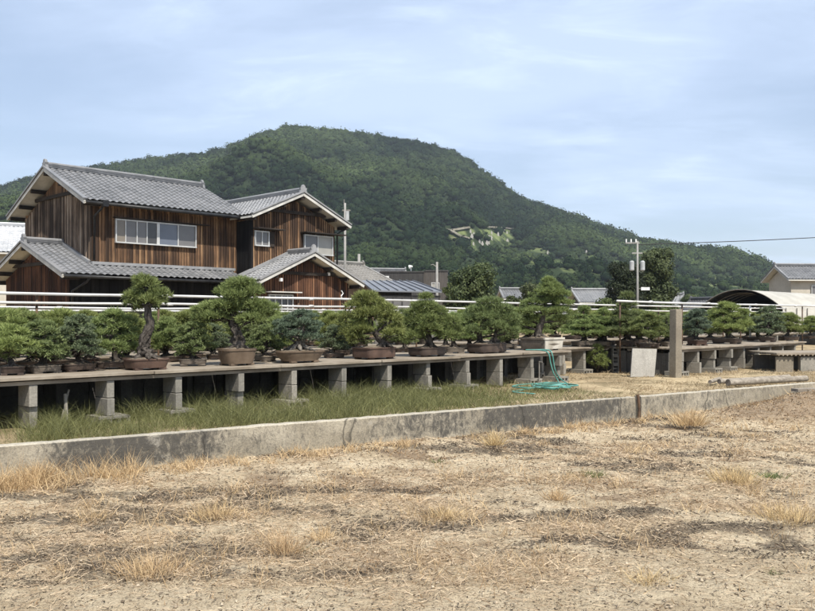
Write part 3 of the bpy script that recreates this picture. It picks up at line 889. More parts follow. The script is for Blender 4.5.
gable_house('house', 'grey roofed house with brown gable right of the utility pole', (22.2, 72, TZ), -.5, 2.2, 2.6, 2.35, 3.15, M['plaster_brown'], M['tiles_pale'], over=.3)
gable_house('house', 'little grey roofed hut between the round tree and the tiered bonsai', (9.1, 74, TZ), .1, 1.6, 3, 3.0, 3.7, M['siding_brown'], M['tiles'], over=.2)
gable_house('house', 'dark low roofed hut left of the arched tunnel', (20.6, 57, TZ), -1.1, 3, 2.4, 1.8, 2.45, M['siding_dark'], M['tiles_dark'], over=.3)
hr = gable_house('house', 'beige plastered house with grey tiled roof above the white tunnel', (31.6, 62.5, TZ), .10, 8.2, 3.0, 4.1, 5.05, M['plaster'], M['tiles'], over=.42, wins=((-2.6, -.9, 2.6, 3.55), (.6, 2.2, 2.6, 3.55)))
# charcoal flat building
b = thing('flat_roofed_building', 'charcoal flat roofed building with corrugated siding below the hill', 'building', (0, 60, TZ), 0)
mb = MB(); mb.box(-1.95, 1.15, 0, 6, 0, 4.45)
x = -1.95
while x < 1.1: mb.box(x, x + .06, -.03, 0, 0, 4.4); x += .16
obj('wall', mb, M['siding_dark'], b)
mb = MB(); mb.box(1.153, 2.9, .4, 6, 0, 4.55); x = 1.2
while x < 2.85: mb.box(x, x + .06, .37, .4, 0, 4.5); x += .16
obj('side_wall', mb, M['siding_brown'], b)
mb = MB(); mb.box(-2.0, 1.2, -.06, 6.05, 4.452, 4.55); mb.box(1.21, 2.95, .34, 6.05, 4.552, 4.65); obj('parapet', mb, M['siding_dark'], b)
mb = MB(); mb.box(-1.65, -1.32, -.06, -.032, 3.3, 4.2); obj('window', mb, M['white_paint'], b)
window_x(b, 1.7, 2.3, 3.1, 3.75, .36, [2.0], ['pane_pale', 'pane_dark'])
mb = MB(); mb.tube([(0.25, .4, 4.55), (.25, .4, 4.8)], .03, 6); mb.tube([(.15, .25, 4.85), (.35, .15, 4.9)], [.16, .05], 10); obj('dish', mb, M['white_paint'], b)
# blue grey metal shed
s_ = thing('glazed_shed', 'low shed with blue grey standing seam roof and glazed wall beside the timber house', 'shed', (0, 38, TZ), 0)
E0, E1, B0, B1 = Vv(-1.6, 0, 2.45), Vv(1.55, 0, 2.40), Vv(-2.35, 3.4, 3.05), Vv(.25, 3.4, 3.03)
mb = MB(); q = [E0, E1, B1, B0]; mb.add(q + [p + Vv(0, 0, -.06) for p in q], [(0, 1, 2, 3), (7, 6, 5, 4), (0, 4, 5, 1), (1, 5, 6, 2), (2, 6, 7, 3), (3, 7, 4, 0)])
for k in range(9):
    f_ = k / 8; mb.beam(E0.lerp(E1, f_) + Vv(0, 0, .03), B0.lerp(B1, f_) + Vv(0, 0, .03), .03, .05)
obj('roof', mb, M['metal_blue'], s_)
mb = MB()
for k in range(8):
    xx = -1.5 + k * .42
    mb.box(xx - .03, xx + .03, .14, .2, 0, 2.2)
mb.box(-1.55, 1.5, .13, .2, 2.12, 2.22); mb.box(-1.55, 1.5, .13, .2, 1.2, 1.26)
obj('frame', mb, M['siding_dark'], s_)
mb = MB(); mb.box(-1.5, 1.45, .165, .185, .02, 2.12); obj('glazing', mb, M['pane_grey'], s_)
mb = MB(); mb.box(-1.5, .2, 3.1, 3.2, 0, 2.8); obj('back_wall', mb, M['siding_dark'], s_)

# arched tunnel
tn = thing('arched_tunnel', 'arched tunnel shelter with white sheeting and black open end', 'tunnel', (20.1, 45, TZ), ANG)
W_ = 4.7
def arc_pt(i, n, r=0):
    f_ = i / n
    y = W_ * f_
    z = 1.72 + (1.05 + r) * (1 - abs(2 * f_ - 1) ** 2.1)
    return y, z
mb = MB(); n = 20; vs_, fs_ = [], []
ribs = np.linspace(0, 12, 37)
for j, xx in enumerate(ribs):
    sag = .035 * math.sin(j * math.pi / 2 * 1.0) ** 2
    vs_.append((xx, -.03, .75))
    for i in range(n + 1):
        y, z = arc_pt(i, n, -sag); vs_.append((xx, y, z))
    vs_.append((xx, W_ + .03, .75))
for j in range(len(ribs) - 1):
    for i in range(n + 2):
        a = j * (n + 3) + i
        fs_.append((a, a + 1, a + n + 4, a + n + 3))
mb.add(vs_, fs_)
obj('sheeting', mb, M['tarp_white'], tn, True)
mb = MB()       # black inner shell: the shade inside the tunnel put into its colour
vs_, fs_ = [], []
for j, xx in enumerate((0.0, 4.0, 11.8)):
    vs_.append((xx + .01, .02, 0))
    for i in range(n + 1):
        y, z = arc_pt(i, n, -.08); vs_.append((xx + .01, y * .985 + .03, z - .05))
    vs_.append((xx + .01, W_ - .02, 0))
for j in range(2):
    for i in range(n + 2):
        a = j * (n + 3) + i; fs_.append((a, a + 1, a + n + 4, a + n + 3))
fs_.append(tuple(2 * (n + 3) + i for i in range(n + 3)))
mb.add(vs_, fs_); obj('dark_inside', mb, M['tunnel_black'], tn)
mb = MB(); mb.tube([(-.02, arc_pt(i, n)[0], arc_pt(i, n)[1] + .01) for i in range(n + 1)], .022, 6); obj('end_hoop', mb, M['grey_pipe'], tn)
for xx in (.8, 1.6, 2.4, 3.2):
    mb = MB(); mb.tube([(xx, arc_pt(i, n)[0] * .98 + .05, arc_pt(i, n)[1] - .16) for i in range(n + 1)], .02, 6); obj('inner_hoop', mb, M['grey_pipe'], tn)
for xx in np.linspace(.3, 11.5, 8):
    mb = MB(); mb.tube([(xx, -.06, 0), (xx, -.06, 1.75)], .03, 6); obj('post', mb, M['grey_pipe'], tn)
mb = MB(); mb.box(0.05, 11.9, -.02, 0.0, 0, .74); obj('skirt', mb, M['tunnel_black'], tn)
mb = MB(); mb.box(0, 2.2, -.5, .5, 0, .45); mb.box(.3, 2.5, -.4, .4, .452, .62)
o = obj('folded_sheet', mb, M['blue_sheet']); o.location = (18.45, 38.6, TZ + .55); o.rotation_euler = (0, 0, .2)
tag(o, 'folded blue sheet near the right edge below the white tunnel', 'sheet')
mb = MB(); mb.box(-1.3, 1.3, -.6, .6, 0, .55)
o = obj('low_table', mb, M['block_dark']); o.location = (19.55, 38.7, TZ); o.rotation_euler = (0, 0, .2)
tag(o, 'dark low stand carrying the folded blue sheet', 'stand')

# utility poles
def utility_pole(x, D, ytop, label, arms=True, r=.07):
    X = (x - 407.5) / FPX * D; zt = EYE + (HOR - ytop) / FPX * D
    p = thing('utility_pole', label, 'utility pole', (X, D, TZ))
    mb = MB(); mb.tube([(0, 0, 0), (0, 0, zt - TZ)], [r * 1.15, r * .8], 10); obj('pole', mb, M['pole'], p, True)
    return p, zt - TZ
up, hz = utility_pole(637.5, 52, 241, 'concrete utility pole with transformers in front of the large evergreen')
mb = MB(); mb.beam((-.75, 0, hz - .12), (.12, 0, hz - .12), .08, .09); obj('crossarm', mb, M['pole'], up)
mb = MB(); mb.beam((-.35, 0, hz - .75), (.3, 0, hz - .75), .08, .08); obj('crossarm', mb, M['pole'], up)
mb = MB()
for q in (-.7, -.4, -.1): mb.tube([(q, 0, hz - .08), (q, 0, hz + .12)], .045, 8)
obj('insulators', mb, M['white_paint'], up)
for q in (-.36, .3):
    mb = MB(); mb.tube([(q, -.05, hz - 1.85), (q, -.05, hz - 1.80), (q, -.05, hz - 1.3), (q, -.05, hz - 1.22)], [.10, .145, .145, .07], 12); obj('transformer', mb, M['transformer'], up)
mb = MB(); mb.box(.22, .75, -.03, .03, hz - 3.05, hz - 2.86); obj('plate', mb, M['white_paint'], up)
mb = MB(); mb.beam((.0, 0, hz - 2.95), (.25, 0, hz - 2.95), .04, .04); obj('bracket', mb, M['grey_pipe'], up)
up2, hz2 = utility_pole(345, 46, 203, 'tall pale utility pole behind the right gable of the timber house', r=.075)
mb = MB(); mb.beam((-.15, 0, hz2 - .4), (.3, 0, hz2 - .4), .07, .07); obj('crossarm', mb, M['grey_pipe'], up2)
mb = MB(); mb.box(.05, .22, -.1, .1, hz2 - .95, hz2 - .45); obj('junction_box', mb, M['transformer'], up2)
mb = MB(); mb.tube([(-.05, 0, hz2 - .1), (-.05, 0, hz2 + .2)], .03, 6); obj('spike', mb, M['grey_pipe'], up2)
utility_pole(359, 62, 254, 'short pale pole rising over the brownish roof', r=.12)
up4, hz4 = utility_pole(437, 56, 262, 'slim pole with a branching lamp arm before the charcoal building', r=.09)
mb = MB(); mb.tube([(0, 0, hz4 - .35), (-.28, 0, hz4 - .15), (-.4, 0, hz4 - .2)], .025, 6); obj('lamp_arm', mb, M['pole'], up4)
mb = MB()
p0 = Vv((637 - 407.5) / FPX * 52, 52, TZ + hz - .22); p1 = Vv(36, 58, 7.65)
mb.tube([p0.lerp(p1, i / 16) - Vv(0, 0, .75 * 4 * (i / 16) * (1 - i / 16) * .15) for i in range(17)], .026, 5)
tag(obj('power_line', mb, M['wire']), 'thin black power line leaving the transformer pole to the right', 'cable')

# ------------------------------------------------------------------ broadleaf trees
def leaf_cloud(rs, blobs, n_per_m2, size, up_bias=.3):
    """blobs: (cx,cy,cz,rx,ry,rz); returns V,F,T of leaf quads"""
    Vs, Ts = [], []
    for (cx_, cy_, cz_, rx, ry, rz_) in blobs:
        area = 4 * math.pi * ((rx * ry) ** .8 * 1.0 + (rx * rz_) ** .8 + (ry * rz_) ** .8) / 3
        n = max(20, int(area * n_per_m2))
        d = rs.normal(size=(n, 3)); d /= np.linalg.norm(d, axis=1, keepdims=True)
        rad = rs.uniform(.25, 1, (n, 1)) ** .35 * (1 + .13 * rs.normal(size=(n, 1)))
        # small sub clumps
        k = max(3, n // 22); cl_ = rs.normal(size=(k, 3)); cl_ /= np.linalg.norm(cl_, axis=1, keepdims=True)
        near = cl_[rs.randint(0, k, n)]
        d = d * .38 + near; d /= np.linalg.norm(d, axis=1, keepdims=True)
        P = d * rad * np.array([rx, ry, rz_]) + np.array([cx_, cy_, cz_])
        nn = d + np.array([0, 0, up_bias]) + .6 * rs.normal(size=(n, 3)); nn /= np.linalg.norm(nn, axis=1, keepdims=True)
        a = np.cross(nn, rs.normal(size=(n, 3))); a /= np.linalg.norm(a, axis=1, keepdims=True) + 1e-9
        b = np.cross(nn, a)
        s = size * rs.uniform(.6, 1.3, (n, 1))
        Vs.append(np.stack([P - a * s, P + b * s * .55, P + a * s, P - b * s * .55], 1).reshape(-1, 3))
        tone = rs.uniform(0, .3) + .5 * np.abs(near[:, 2]) * rs.rand(n)
        Ts.append(np.repeat(np.clip(tone + rs.uniform(0, .45, n), 0, 1), 4))
    V = np.concatenate(Vs); Fq = np.arange(len(V)).reshape(-1, 4)
    return V, Fq, np.concatenate(Ts)

def broad_tree(seed, name, label, cat, loc, h, w, mat, nblob=12, size=.075, dens=170, group=None, low=.2, taper=.5):
    rs = np.random.RandomState(seed); rd = random.Random(seed)
    tr = thing(name, label, cat, loc, rd.uniform(0, 6), group)
    mb = MB()
    mb.tube([(0, 0, 0), (.04 * w, 0, h * .2), (-.02 * w, .03 * w, h * .45), (0, 0, h * .8)], [h * .035, h * .028, h * .02, h * .006], 8)
    blobs = []
    for i in range(nblob):
        f_ = low + (1 - low) * (i + .5) / nblob
        rr_ = w / 2 * (1 - abs((f_ - .45) / .62) ** 2 * taper)
        an = i * 2.4 + rd.uniform(-.4, .4)
        off = rr_ * rd.uniform(.30, .68)
        r = w * rd.uniform(.17, .27)
        c_ = (math.cos(an) * off, math.sin(an) * off, h * f_ - r * .5)
        blobs.append((*c_, r, r, r * rd.uniform(.65, .95)))
        st = Vv(0, 0, max(h * .12, c_[2] * .62))
        mb.tube([st, st.lerp(Vector(c_), .5) + Vv(0, 0, .04 * h), Vector(c_)], [h * .014, h * .009, h * .004], 6)
    blobs.append((0, 0, h * .88, w * .2, w * .2, h * .12)); blobs.append((0, 0, h * .5, w * .27, w * .27, h * .22))
    obj('trunk', mb, M['bark'], tr, True)
    V, Fq, T = leaf_cloud(rs, blobs, dens, size)
    raw_mesh('crown', V, Fq, mat, tr, tint=T)
    return tr
def tree_px(seed, name, label, x, D, ytop, wpx, mat, **kw):
    X = (x - 407.5) / FPX * D; h = EYE + (HOR - ytop) / FPX * D - TZ
    return broad_tree(seed, name, label, kw.pop('cat', 'tree'), (X, D, TZ), h, wpx / FPX * D, mat, **kw)
tree_px(1, 'broadleaf_tree', 'olive green rounded tree right of the charcoal building', 474, 44, 265, 60, M['leaf_olive'], nblob=16)
tree_px(2, 'evergreen_tree', 'large dark dense evergreen behind the transformer pole', 626, 58, 262, 42, M['leaf_dark'], nblob=18, dens=230, size=.075, low=.1)
tree_px(3, 'broadleaf_tree', 'taller olive tree right of the transformer pole', 654, 63, 248, 44, M['leaf_olive'], nblob=16, size=.09)
tree_px(4, 'broadleaf_tree', 'small bushy tree behind the tiered bonsai in the cream planter', 531, 60, 283, 34, M['leaf_olive'], nblob=10)
tree_px(5, 'broadleaf_tree', 'low green tree before the silver roofed house', 600, 52, 300, 34, M['leaf_mid'], nblob=10)
tree_px(6, 'broadleaf_tree', 'low green tree between the grey roofed hut and the olive tree', 512, 66, 296, 30, M['leaf_mid'], nblob=10)
tree_px(7, 'broadleaf_tree', 'low tree at the foot of the hill left of the arched tunnel', 690, 70, 295, 40, M['leaf_olive'], nblob=10)
tree_px(8, 'broadleaf_tree', 'low green tree under the brown gabled house', 664, 48, 303, 40, M['leaf_mid'], nblob=10)
tree_px(9, 'broadleaf_tree', 'green tree at the right end of the charcoal building', 452, 52, 283, 26, M['leaf_mid'], nblob=9)

# ------------------------------------------------------------------ concrete wall
STAIN = np.array([(-4, .3), (.0, .25), (.28, .2), (.5, .9), (1.2, 1), (2.0, .95), (2.25, .4), (2.9, .25), (3.6, .2), (4.3, .7), (5.0, .75), (5.5, .45), (5.8, .95), (6.8, .9), (8.3, .85), (8.6, .3), (9.6, .5), (10.8, .3), (14, .25), (20, .3)])   # dark blotches along the wall
def wall_piece(name, label, a0, a1, seed):
    rd = np.random.RandomState(seed)
    n = int((a1 - a0) / .06) + 2
    A = np.linspace(a0, a1, n)
    top = .425 + .012 * (fnoise(A * 1.1, A * 0 + seed, 3) - .5) + .008 * (rd.rand(n) - .5)
    vs_, fs_ = [], []
    secs = [(0.0, -.25), (0.0, .1), (0.0, .28), (.004, -.012), (.016, 0.0), (.12, 0.0), (.135, -.012), (.135, -.25)]
    for i, a in enumerate(A):
        for j, (bq, zq) in enumerate(secs):
            jit = .008 * (fnoise(np.array([a * 6]), np.array([j * 3.0 + seed]), 2)[0] - .5)
            z = zq if j in (0, 7, 1, 2) else top[i] + zq
            p = wall_xy(a, bq + jit)
            vs_.append((p[0], p[1], z))
    m = len(secs)
    for i in range(n - 1):
        for j in range(m - 1):
            k = i * m + j; fs_.append((k, k + 1, k + m + 1, k + m))
    fs_.append(tuple(range(m))); fs_.append(tuple((n - 1) * m + q for q in range(m)))
    mb = MB(); mb.add(vs_, fs_)
    o = obj(name, mb, M['wall_concrete'])
    co = np.empty(len(o.data.vertices) * 3, np.float32); o.data.vertices.foreach_get('co', co); co = co.reshape(-1, 3)
    al = (co[:, 0] - WP[0]) * WD[0] + (co[:, 1] - WP[1]) * WD[1]
    at_ = o.data.attributes.new('stain', 'FLOAT', 'POINT')
    at_.data.foreach_set('value', np.interp(al, STAIN[:, 0], STAIN[:, 1]).astype(np.float32))
    return tag(o, label, 'wall', kind='thing')
GAP = 8.62
wall_piece('retaining_wall', 'long low stained concrete wall running from the left edge to the crack', -3.5, GAP, 3)
wall_piece('retaining_wall', 'low concrete wall right of the crack, partly buried by brown soil', GAP + .13, 20, 8)
mb = MB()
p = wall_xy(GAP + .05, -.02)
mb.tube([(p[0], p[1], .0), (p[0] + .01, p[1], .25), (p[0] - .015, p[1], .46)], [.03, .022, .026], 7)
mb.beam((p[0] - .06, p[1] - .03, .05), (p[0] + .09, p[1] - .05, .05), .06, .04)
tag(obj('rusty_stake', mb, M['rust_pipe']), 'short rusty stake stuck in the crack of the concrete wall', 'stake')

# ------------------------------------------------------------------ benches
BO = np.array([-4.0, 9.1])
def bl(s, t_, z=0.0):
    p = BO + U2 * s + V2 * t_
    return np.array([p[0], p[1], z])
BT = 0.96
def s_at(x, t_=0.0, s0=0.0):
    """position along the bench line seen in photo column x"""
    k = (x - 407.5) / FPX
    o = BO + V2 * t_
    return (k * o[1] - o[0]) / (U2[0] - k * U2[1])

def bench(name, label, s0, s1, t0, t1, posts, rear=True, top=BT, seed=1, endface=False):
    rd = random.Random(seed)
    b = thing(name, label, 'bench', tuple(bl(s0, t0, TZ - .03)), ANG)
    L, W = s1 - s0, t1 - t0
    H = top - TZ + .03
    mb = MB(); x = 0
    k = 0
    while x < L - .01:
        l_ = min(rd.uniform(1.7, 1.95), L - x)
        y = 0.0
        nb = max(2, int(W / .48))
        for j in range(nb):
            wdt = W / nb
            dz = rd.uniform(-.006, .006)
            mb.box(x + .006, x + l_ - .006, y + .006 + rd.uniform(-.012, .004), y + wdt - .006, H - .036 + dz, H + dz)
            y += wdt
        x += l_
    obj('top_boards', mb, M['plank'], b, bevel=.004)
    mb = MB()
    for yq in (.05, W * .5, W - .1): mb.box(.03, L - .03, yq, yq + .07, H - .085, H - .046)
    obj('bearer', mb, M['plank'], b)
    for i, s in enumerate(posts):
        xx = s - s0 - .06
        j1, j2 = rd.uniform(-.045, .045), rd.uniform(-.045, .045)
        mb = MB()
        hh = H - .088; foot = .10 if i % 3 != 1 else .02
        m1_ = foot + (hh - foot) * .5
        mb.box(xx + j1 * .4, xx + .09 + j1 * .4, 0.05 + j1, .36 + j1, foot, m1_ - .003)
        mb.box(xx + j2 * .4, xx + .09 + j2 * .4, 0.05 + j2, .36 + j2, m1_ + .003, hh)
        pst = obj('support_post', mb, M['block'], b, bevel=.006)
        if foot > .05:
            mb = MB()
            x0_, x1_, y0_, y1_ = xx - .12, xx + .25, -.02, .36
            mb.box(x0_, x1_, y0_, y1_, .065, foot - .003); mb.box(x0_, x1_, y0_, y1_, -.03, .012)
            for q in range(4):
                xa = x0_ + (x1_ - x0_ - .04) * q / 3
                mb.box(xa, xa + .04, y0_ + .004, y1_ - .004, .012, .065)
            obj('hollow_block', mb, M['block'], pst)
        for yq in ((W - .6, W * .55) if W > 1.5 else (W - .5,)):
            mb = MB(); mb.box(xx + rd.uniform(-.05, .05), xx + .115, yq, yq + .39, 0, hh)
            obj('support_post', mb, M['block_dark'], b, bevel=.006)
    if rear:
        mb = MB(); x = 0.0
        while x < L - .4:
            if True:
                hq = H - .11
                mb.box(x, x + .388, W * .72, W * .72 + .1, 0, hq * .5 - .004); mb.box(x + .01, x + .395, W * .72 + .003, W * .72 + .102, hq * .5, hq)
            x += .4
        mb.box(.1, L - .1, W * .72 + .15, W * .72 + .2, 0, H - .1)
        obj('rear_blocks', mb, M['block_dark'], b)
    return b
pA = [-.75] + [s_at(x, .1) for x in (33, 110, 178, 240, 293, 343, 388, 428, 466, 500, 531, 558)]
bench('display_bench', 'long foreground display bench of weathered boards on stacked concrete blocks', -2.2, 10.3, 0, 2.5, pA, seed=3)
bench('display_bench', 'second display bench behind the long foreground bench, mostly hidden by trees', -3.0, 11.5, 4.2, 6.2, [-2 + i * 1.5 for i in range(9)], seed=4)
pC = [13.1 + i * .82 for i in range(9)]
bench('display_bench', 'right hand display bench on concrete blocks behind the square pillar', 13.0, 20.3, -.96, 1.5, pC, seed=5)
bench('display_bench', 'short display bench joining the long bench to the right hand one behind the green sapling', 10.55, 12.9, .9, 2.9, [10.7, 11.5, 12.3], seed=9)
bench('display_bench', 'farther display bench under the black tunnel mouth', 12.6, 36.0, 4.2, 6.2, [13 + i * 1.9 for i in range(12)], seed=6)
for o in [q for q in COL.objects if q.get('label', '').startswith('right hand display')]:
    mb = MB()
    for k in range(6): mb.box(.12, .23, .15 + k * .39, .15 + k * .39 + .382, 0, H_ if (H_ := .47) else 0)
    obj('end_blocks', mb, M['block_dark'], o)
# bench at the right edge
bd = thing('low_bench', 'low bench at right edge with wavy sheet edge over a tan board panel', 'bench', (8.35, 19.0, TZ - .03), .08)
mb = MB(); mb.box(0, 2.6, 0, 1.4, .40, .44)
for k in range(26): mb.tube([(k * .1 + .05, -.01, .392), (k * .1 + .05, .3, .392)], .022, 6)
obj('top_boards', mb, M['plank'], bd)
mb = MB(); mb.box(.03, .44, .08, .12, 0, .345); obj('board_panel', mb, M['pillar_concrete'], bd)
mb = MB(); mb.box(.60, .98, .06, .17, 0, .345); obj('support_post', mb, M['block'], bd)
mb = MB(); mb.box(1.0, 1.1, .06, .4, 0, .345); obj('support_post', mb, M['block'], bd)
mb = MB(); mb.box(0.05, 2.5, 1.1, 1.2, 0, .345); obj('rear_blocks', mb, M['block_dark'], bd)

# ------------------------------------------------------------------ pipe rails
def rail(label, s0, s1, t_, pipes, posts, white_posts=(), z0=TZ):
    r = thing('pipe_rail', label, 'rail', tuple(bl(s0, t_, TZ)), ANG, None)
    for z, rad in pipes:
        L = s1 - s0
        n = max(2, int(L / 1.5)); rd = random.Random(int(z * 100))
        mb = MB(); mb.tube([(L * i / n, 0, z - TZ + rd.uniform(-.012, .012)) for i in range(n + 1)], rad, 8)
        for i in range(1, n, 2):
            q = L * i / n; zz = z - TZ
            mb.tube([(q - .05, 0, zz), (q + .05, 0, zz)], rad * 1.3, 8)
        obj('pipe', mb, M['white_pipe'], r, True)
    zt = max(z for z, _ in pipes) - TZ
    for s in posts:
        mb = MB(); mb.tube([(s - s0, .05, 0), (s - s0, .05, zt - .01)], .019, 8); obj('post', mb, M['rust_pipe'], r, True)
    for s in white_posts:
        mb = MB(); mb.tube([(s - s0, .05, 0), (s - s0, .05, zt - .01)], .027, 8); obj('post', mb, M['white_pipe'], r, True)
    return r
rail('front pair of white pipes running past the house behind the foreground bench', -4, 31, 3.54, [(1.97, .023), (1.83, .021)],
     [s_at(x, 3.54) for x in (38, 160, 300, 418, 520, 585, 660, 712, 742)])
rail('rear pair of thinner white pipes seen just above the back rows of bonsai', -5, 20, 6.05, [(1.79, .02), (1.735, .02)],
     [s_at(x, 6.05) for x in (60, 190, 296, 390, 480, 560)])
sR = s_at(617, .32)
rail('white pipe above the right hand bench starting left of the square pillar', sR, sR + 13.5, .32, [(1.97, .026)],
     [s_at(x, .32) for x in (622, 684, 725, 773)] + [s_at(804, .32)], white_posts=[s_at(752, .32)])

# ------------------------------------------------------------------ bonsai
def tufts(rs, pads, dens, L, w, nb, spread, upb, fill=.55):
    Vs, Ts = [], []
    for (cx_, cy_, cz_, rx, ry, rz_) in pads:
        area = 4 * math.pi * (((rx * ry) ** 1.6 + (rx * rz_) ** 1.6 + (ry * rz_) ** 1.6) / 3) ** (1 / 1.6)
        n = max(12, int(area * dens))
        d = rs.normal(size=(n, 3)); d /= np.linalg.norm(d, axis=1, keepdims=True)
        d[:, 2] = np.where((d[:, 2] < -.25) & (rs.rand(n) < .75), -d[:, 2], d[:, 2])
        k = max(4, n // 14)
        cl_ = rs.normal(size=(k, 3)); cl_ /= np.linalg.norm(cl_, axis=1, keepdims=True)
        pick = rs.randint(0, k, n)
        near = cl_[pick]
        near[:, 2] = np.where(near[:, 2] < -.4, -near[:, 2], near[:, 2])
        dd_ = d * .55 + near * .6; dd_ /= np.linalg.norm(dd_, axis=1, keepdims=True)
        rad = (fill + (1 - fill) * rs.rand(n, 1) ** .5) * (1 + .10 * rs.normal(size=(n, 1)))
        P = dd_ * rad * np.array([rx, ry, rz_]) + np.array([cx_, cy_, cz_])
        ax = dd_ + np.array([0, 0, upb]) + .25 * rs.normal(size=(n, 3)); ax /= np.linalg.norm(ax, axis=1, keepdims=True)
        bd_ = ax[:, None] + spread * rs.normal(size=(n, nb, 3)); bd_ /= np.linalg.norm(bd_, axis=2, keepdims=True)
        ln = L * rs.uniform(.6, 1.2, (n, nb, 1))
        tip = P[:, None] + bd_ * ln
        sd_ = np.cross(bd_, rs.normal(size=(n, nb, 3))); sd_ /= np.linalg.norm(sd_, axis=2, keepdims=True) + 1e-9
        base = P[:, None] + bd_ * ln * .05
        Vs.append(np.stack([base + sd_ * w, base - sd_ * w, tip], 2).reshape(-1, 3))
        ct = rs.rand(k) * .35
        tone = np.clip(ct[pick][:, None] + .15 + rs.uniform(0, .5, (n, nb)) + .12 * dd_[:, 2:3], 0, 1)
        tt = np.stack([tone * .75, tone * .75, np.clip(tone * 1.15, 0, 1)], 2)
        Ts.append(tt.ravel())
    V = np.concatenate(Vs)
    return V, np.arange(len(V)).reshape(-1, 3), np.concatenate(Ts)

def sup_ring(L, W, z, e=3.2, n=28):
    out = []
    for i in range(n):
        a = 2 * math.pi * i / n
        c_, s__ = math.cos(a), math.sin(a)
        out.append((math.copysign(abs(c_) ** (2 / e), c_) * L / 2, math.copysign(abs(s__) ** (2 / e), s__) * W / 2, z))
    return out
def pot_mesh(L, W, H, taper=.85, e=3.2, legs=True):
    n = 28; lg = .022 if legs else 0
    rings = [(taper, lg), (taper * 1.01, lg + .01), ((taper + 1) / 2 * 1.0, H * .5), (.95, H * .82), (.955, H * .86), (1.0, H * .87), (1.0, H), (.93, H), (.92, H * .8)]
    vs_, fs_ = [], []
    for f_, z in rings: vs_ += sup_ring(L * f_, W * f_, z, e, n)
    for r in range(len(rings) - 1):
        for i in range(n):
            j = (i + 1) % n; fs_.append((r * n + i, r * n + j, (r + 1) * n + j, (r + 1) * n + i))
    fs_.append(tuple(range(n))[::-1]); fs_.append(tuple((len(rings) - 1) * n + i for i in range(n)))
    mb = MB(); mb.add(vs_, fs_)
    if legs:
        for sx in (-1, 1):
            for sy in (-1, 1):
                x, y = sx * L * taper * .34, sy * W * taper * .34
                mb.box(x - .05, x + .05, y - .03, y + .03, 0, lg + .006)
    return mb
KIND = {  # L needle, width, blades, spread, up, density
    'pine': (.078, .0062, 10, .6, .55, 560), 'white': (.046, .0062, 10, .65, .6, 900), 'juniper': (.05, .0075, 9, .75, .5, 700)}

